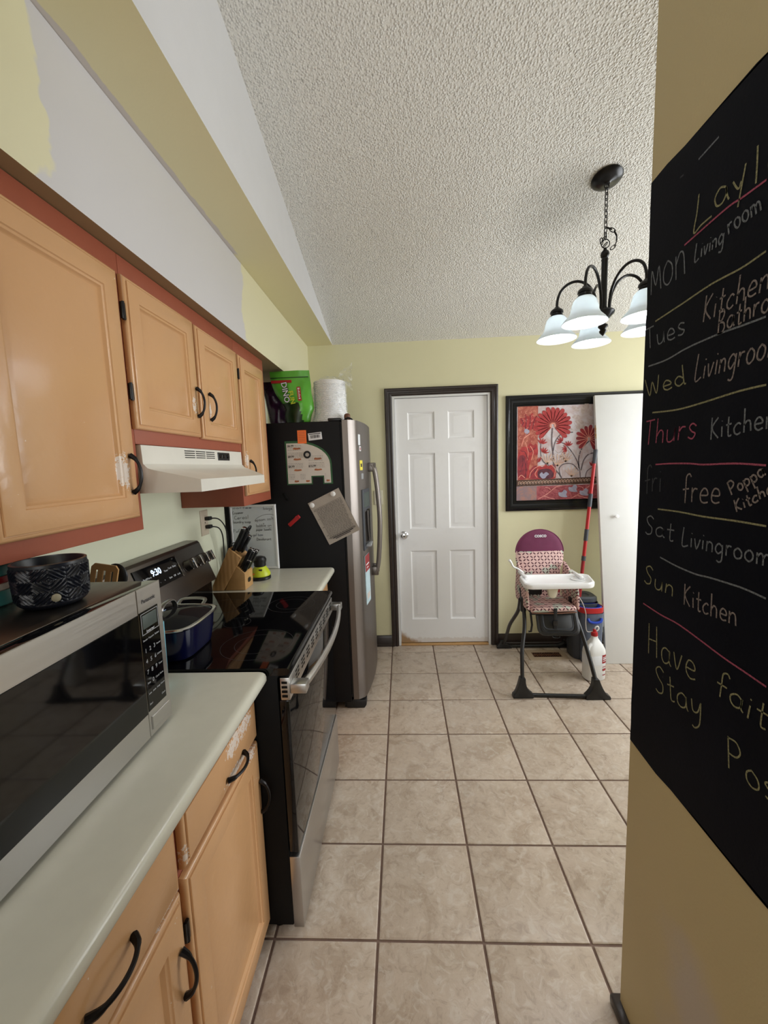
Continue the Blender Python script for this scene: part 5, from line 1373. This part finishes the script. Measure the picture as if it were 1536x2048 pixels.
# footrest plate
m=MB(); fr=rrect(-.135,.135,-.098,.098,.045)
fr=[(u*(1-.10*(.098-v)/.196*0),v) for u,v in fr]
TL=Vector((.992,2.655,.492)); up=Vector((0,.060,.125)).normalized(); nn=Vector((0,-up.z,up.y)); ux=Vector((1,0,-.02)).normalized()
M=Matrix(((ux.x,up.x,-nn.x,.992),(ux.y,up.y,-nn.y,2.630),(ux.z,up.z,-nn.z,.462),(0,0,0,1)))
fp=MB().prism([(u*(1+.0*v),v) for u,v in fr],'z',-.010,.010,.004,M=M); fpo=link('footrest',fp,'black_plastic',r)
m=MB(); b=m.b; R_=[]
for ins,d in ((.012,-.010),(.016,-.0145),(.028,-.0145),(.032,-.010)):
    k=1-ins/.115; R_.append([b.verts.new(M@Vector((u*k,v*k,d))) for u,v in fr])
for A_,B_ in zip(R_,R_[1:]):
    n=len(A_)
    for i in range(n): b.faces.new((A_[i],A_[(i+1)%n],B_[(i+1)%n],B_[i]))
link('footrest_rim',m,'powder_black',fpo)
m=MB(); fr2=rrect(-.100,.100,-.060,.065,.03); R_=[]
for ins,d in ((0,-.0102),(.002,-.0125),(.006,-.0125),(.008,-.0102)):
    k=1-ins/.09; R_.append([m.b.verts.new(M@Vector((u*k,v*k,d))) for u,v in fr2])
for A_,B_ in zip(R_,R_[1:]):
    n=len(A_)
    for i in range(n): m.b.faces.new((A_[i],A_[(i+1)%n],B_[(i+1)%n],B_[i]))
link('footrest_rib',m,'grey_plastic',fpo)
# seat cushion
m=MB().box(.815,1.108,2.605,2.880,.520,.556,.017,4)
for v in m.b.verts:
    t=(v.co.y-2.6)/.28; v.co.z+=.012*math.sin(v.co.x*30)*(1-t)*.4
link('seat_cushion',m,'chair_fabric',r,sharp=60)
link('seat_piping',MB().tube([(.818,2.604,.524),(.96,2.598,.520),(1.105,2.604,.524)],.004,8),'brown',r)
link('seat_pan',MB().box(.822,1.100,2.625,2.885,.500,.5195,.008,3),'black_plastic',r)
for s,xx in ((-1,.800),(1,1.122)):
    P=[(2.615,.535),(2.640,.70),(2.70,.735),(2.87,.80),(2.905,.60),(2.88,.535)]
    link('side_wing',MB().prism(P,'x',xx-.009,xx+.009,.006),'chair_fabric',r)
# backrest: lower patterned part, upper burgundy part, both bulged
def back_w(z):   # half width
    if z>.86: return .167*math.sqrt(max(0,1-((z-.86)/.158)**2))
    return .167-(.0 if z>.80 else .022*min(1,(.80-z)/.06))
def back_part(z0,z1,name,mat):
    m=MB(); N=16; K=16; G_=[]
    for side in (0,1):
        g=[]
        for j in range(K+1):
            z=z0+(z1-z0)*j/K; hw=max(back_w(z),.004); yc=2.862+(z-.55)*.13; row=[]
            cx=.962+(z-.86)*.03
            for i in range(N+1):
                s=-1+2*i/N; bul=.020*math.sqrt(max(0,1-s*s)) 
                if z>.9: bul*=math.sqrt(max(.0,1-((z-.86)/.158)**2))*.9+.1
                wr=.0022*noise.noise(Vector((s*5,z*30,1)))*(1-abs(s))
                row.append(m.b.verts.new((cx+hw*s,yc+(-bul+wr if side==0 else bul*.5)+.018*s*s*-1*0,z)))
            g.append(row)
        G_.append(g)
    F_,B_=G_
    for j in range(K):
        for i in range(N):
            m.b.faces.new((F_[j][i],F_[j][i+1],F_[j+1][i+1],F_[j+1][i])); m.b.faces.new((B_[j][i],B_[j+1][i],B_[j+1][i+1],B_[j][i+1]))
        m.b.faces.new((F_[j][0],F_[j+1][0],B_[j+1][0],B_[j][0])); m.b.faces.new((F_[j][N],B_[j][N],B_[j+1][N],F_[j+1][N]))
    m.b.faces.new(F_[0]+B_[0][::-1]); m.b.faces.new(F_[K]+B_[K][::-1])
    return link(name,m,mat,r,sharp=50)
back_part(.545,.8695,'backrest','chair_fabric')['label']='pink and sage leaf-patterned lower backrest'
bu=back_part(.8700,1.0175,'backrest_top','burgundy')
pts=[]
for k in range(25):
    t=-1+2*k/24; a=PI/2*(1-t)
    zz=.86+.158*math.sin(PI/2*(1-abs(t))) ; hw=back_w(min(zz,1.0179)); pts.append((.962+(zz-.86)*.03+math.copysign(hw,t),2.862+(zz-.55)*.13,zz))
link('piping',MB().tube(pts,.004,8,sub=2),'burgundy',bu)
link('lettering',text_mb('COSCO',.0235,lambda u,v:(.966+u,2.862+(.975+v-.55)*.13-.0215,.975+v),.0011),'white_print',bu,smooth=False)
# straps, and a black pad standing in for shadow on the seat back
link('crotch_strap',MB().box(.955,.978,2.594,2.600,.36,.555,.002),'rubber',r)
link('buckle',MB().box(.950,.983,2.588,2.602,.44,.475,.004),'black_plastic',r)
link('buckle',MB().tube([(.950,2.590,.395),(.950,2.588,.365),(.988,2.588,.360),(.993,2.590,.372)],.0035,8),'black_plastic',r)
link('seat_shadow_pad',MB().box(.85,.95,2.80,2.815,.58,.70,.006),'rubber',r)
# tray
TC=(.966,2.608); 
def tw(v): return 1.0
fp=rrect(-.215,.232,-.115,.115,.055,7)
sk=math.radians(-1.5)
def TP(u,v,z): 
    return (TC[0]+u*(1+.03*v/.115)+.018*(v/.115), TC[1]+v, z)
m=MB(); b=m.b; R_=[]
prof=[(.010,.712),(.002,.716),(0,.724),(.000,.742),(.004,.748),(.012,.749),(.018,.745),(.024,.733),(.030,.731)]
for ins,z in prof: R_.append([b.verts.new(TP(u*(1-ins/.22),v*(1-ins/.115),z)) for u,v in fp])
n=len(fp)
for A_,B_ in zip(R_,R_[1:]):
    for i in range(n): b.faces.new((A_[i],A_[(i+1)%n],B_[(i+1)%n],B_[i]))
b.faces.new(R_[0]); b.faces.new(R_[-1])
tr=link('tray',m,'white_gloss',r)
link('cup_recess',MB().lathe([(.040,.7315),(.042,.737),(.036,.738),(.034,.7335),(.0,.7325)],TP(.150,.030,0),28,sx=1.05,cap=False),'white_gloss',tr)
link('tray_hub',MB().prism([(.893,.712),(.962,.712),(.948,.655),(.936,.645),(.918,.645),(.903,.655)],'y',2.530,2.565,.005),'ivory',tr)
for xx in (.790,1.140): link('tray_arm',MB().box(xx-.011,xx+.011,2.62,2.80,.738,.757,.006),'white_gloss',tr)
link('release_lever',MB().tube([(.800,2.735,.757),(.765,2.735,.785),(.735,2.735,.800),(.718,2.735,.832),(.706,2.735,.848)],[.006,.006,.006,.007,.009],10),'white_gloss',tr)
link('red_tab',MB().box(.975,.995,2.60,2.615,.66,.70,.003),'red_dark',tr)
# ------------------------------------------------------------------ chandelier
cx,cy=CH.x,CH.y; zc=CZ(cy)
r=thing('chandelier',(cx,cy,zc),'black five-arm chandelier with white bell glass shades, hanging on a chain','chandelier')
nrm=Vector((0,-.235,-1)).normalized()
M=Matrix.Translation((cx,cy,zc-.0005))@nrm.to_track_quat('Z','Y').to_matrix().to_4x4()
simple('iron',(16,15,17),.28,metal=.3,var=.02)
link('canopy',MB().lathe([(0,0),(.063,0),(.065,.004),(.058,.012),(.040,.020),(.016,.025),(.010,.030),(0,.030)],(0,0,0),36,M=M),'iron',r)
link('canopy_loop',MB().tube([(cx+.010*math.cos(a),cy,zc-.036+.010*math.sin(a)) for a in [2*PI*k/12 for k in range(12)]],.0024,6,closed=True,sub=1),'iron',r)
def chain_link(c,d,rot,L=.0145,W=.0068,rr=.0020):
    d=Vector(d).normalized(); q=d.to_track_quat('Z','Y').to_matrix().to_4x4()@Matrix.Rotation(rot,4,'Z'); M=Matrix.Translation(c)@q
    P=[M@Vector((W*math.cos(a),0,L*math.sin(a)+(math.copysign(.002,math.sin(a)) if abs(math.sin(a))>.1 else 0))) for a in [2*PI*k/12 for k in range(12)]]
    return MB().tube(P,rr,6,closed=True,sub=1)
z=zc-.055; k=0
while z>2.485:
    link('chain_link',chain_link((cx-.000,cy,z),(0,0,1),(k%2)*PI/2+.35),'iron',r); z-=.0235; k+=1
# spare chain looped back beside the stem
loop=[(.004,2.536),(.018,2.530),(.035,2.520),(.046,2.500),(.046,2.478),(.038,2.458),(.024,2.446)]
for k in range(len(loop)-1):
    a,b=loop[k],loop[k+1]; link('chain_link',chain_link((cx+(a[0]+b[0])/2,cy-.008,(a[1]+b[1])/2),(b[0]-a[0],0,b[1]-a[1]),(k%2)*PI/2+.3,.0125),'iron',r)
for (dx,dz,ax_) in ((-.012,2.488,(.5,0,.9)),(-.022,2.478,(-.2,0,1)),(-.006,2.462,(.6,0,.8))): link('chain_link',chain_link((cx+dx,cy-.012,dz),ax_,.4,.0125),'iron',r)
link('top_ring',MB().tube([(cx+.019*math.cos(a),cy-.002,2.472+.019*math.sin(a)) for a in [2*PI*k/20 for k in range(20)]],.0022,6,closed=True,sub=1),'iron',r)
link('stem',MB().lathe([(0,2.456),(.006,2.455),(.008,2.446),(.016,2.438),(.019,2.428),(.017,2.418),(.013,2.412),(.0155,2.405),(.0135,2.398),(.0135,2.200),(.020,2.190),(.020,2.184),(0,2.184)],(cx,cy,0),28),'iron',r)
link('bowl',MB().lathe([(0,2.1835),(.044,2.183),(.048,2.176),(.044,2.166),(.028,2.150),(.016,2.136),(.010,2.128),(.0,2.128)],(cx,cy,0),32),'iron',r)
link('finial',MB().lathe([(0,2.1275),(.009,2.127),(.020,2.121),(.022,2.113),(.014,2.105),(.012,2.100),(.016,2.094),(.014,2.086),(.006,2.078),(0,2.071)],(cx,cy,0),24),'iron',r)
for a in SH_ANG:
    ca,sa=math.cos(math.radians(a)),math.sin(math.radians(a))
    P=lambda rr,z:(cx+rr*ca,cy+rr*sa,z)
    am=link('arm',MB().tube([P(.030,2.180),P(.030,2.215),P(.040,2.265),P(.068,2.312),P(.108,2.338),P(.150,2.336),P(.182,2.312),P(.197,2.275),P(.200,2.240)],.0062,10,sub=5),'iron',r)
    sx_,sy_=cx+SH_R*ca,cy+SH_R*sa
    link('socket_cap',MB().lathe([(0,2.243),(.010,2.242),(.014,2.236),(.024,2.230),(.030,2.222),(.0305,2.214),(.027,2.212),(.027,2.204),(.031,2.200),(.031,2.195),(0,2.195)],(sx_,sy_,0),24),'iron',am)
    sh=link('glass_shade',MB().lathe([(.026,2.200),(.034,2.196),(.046,2.182),(.053,2.160),(.057,2.138),(.064,2.124),(.070,2.118),(.074,2.114),(.083,2.104),(.092,2.092),(.0915,2.0905),(.0885,2.0925),(.080,2.103),(.071,2.113),(.061,2.122),(.054,2.136),(.050,2.160),(.043,2.180),(.031,2.193),(.024,2.197)],(sx_,sy_,0),36,cap=False),'shade_glass',am)
    link('light_bulb',MB().lathe([(0,2.194),(.012,2.193),(.014,2.165),(.024,2.150),(.030,2.130),(.028,2.112),(.018,2.100),(0,2.095)],(sx_,sy_,0),20),'bulb',am)
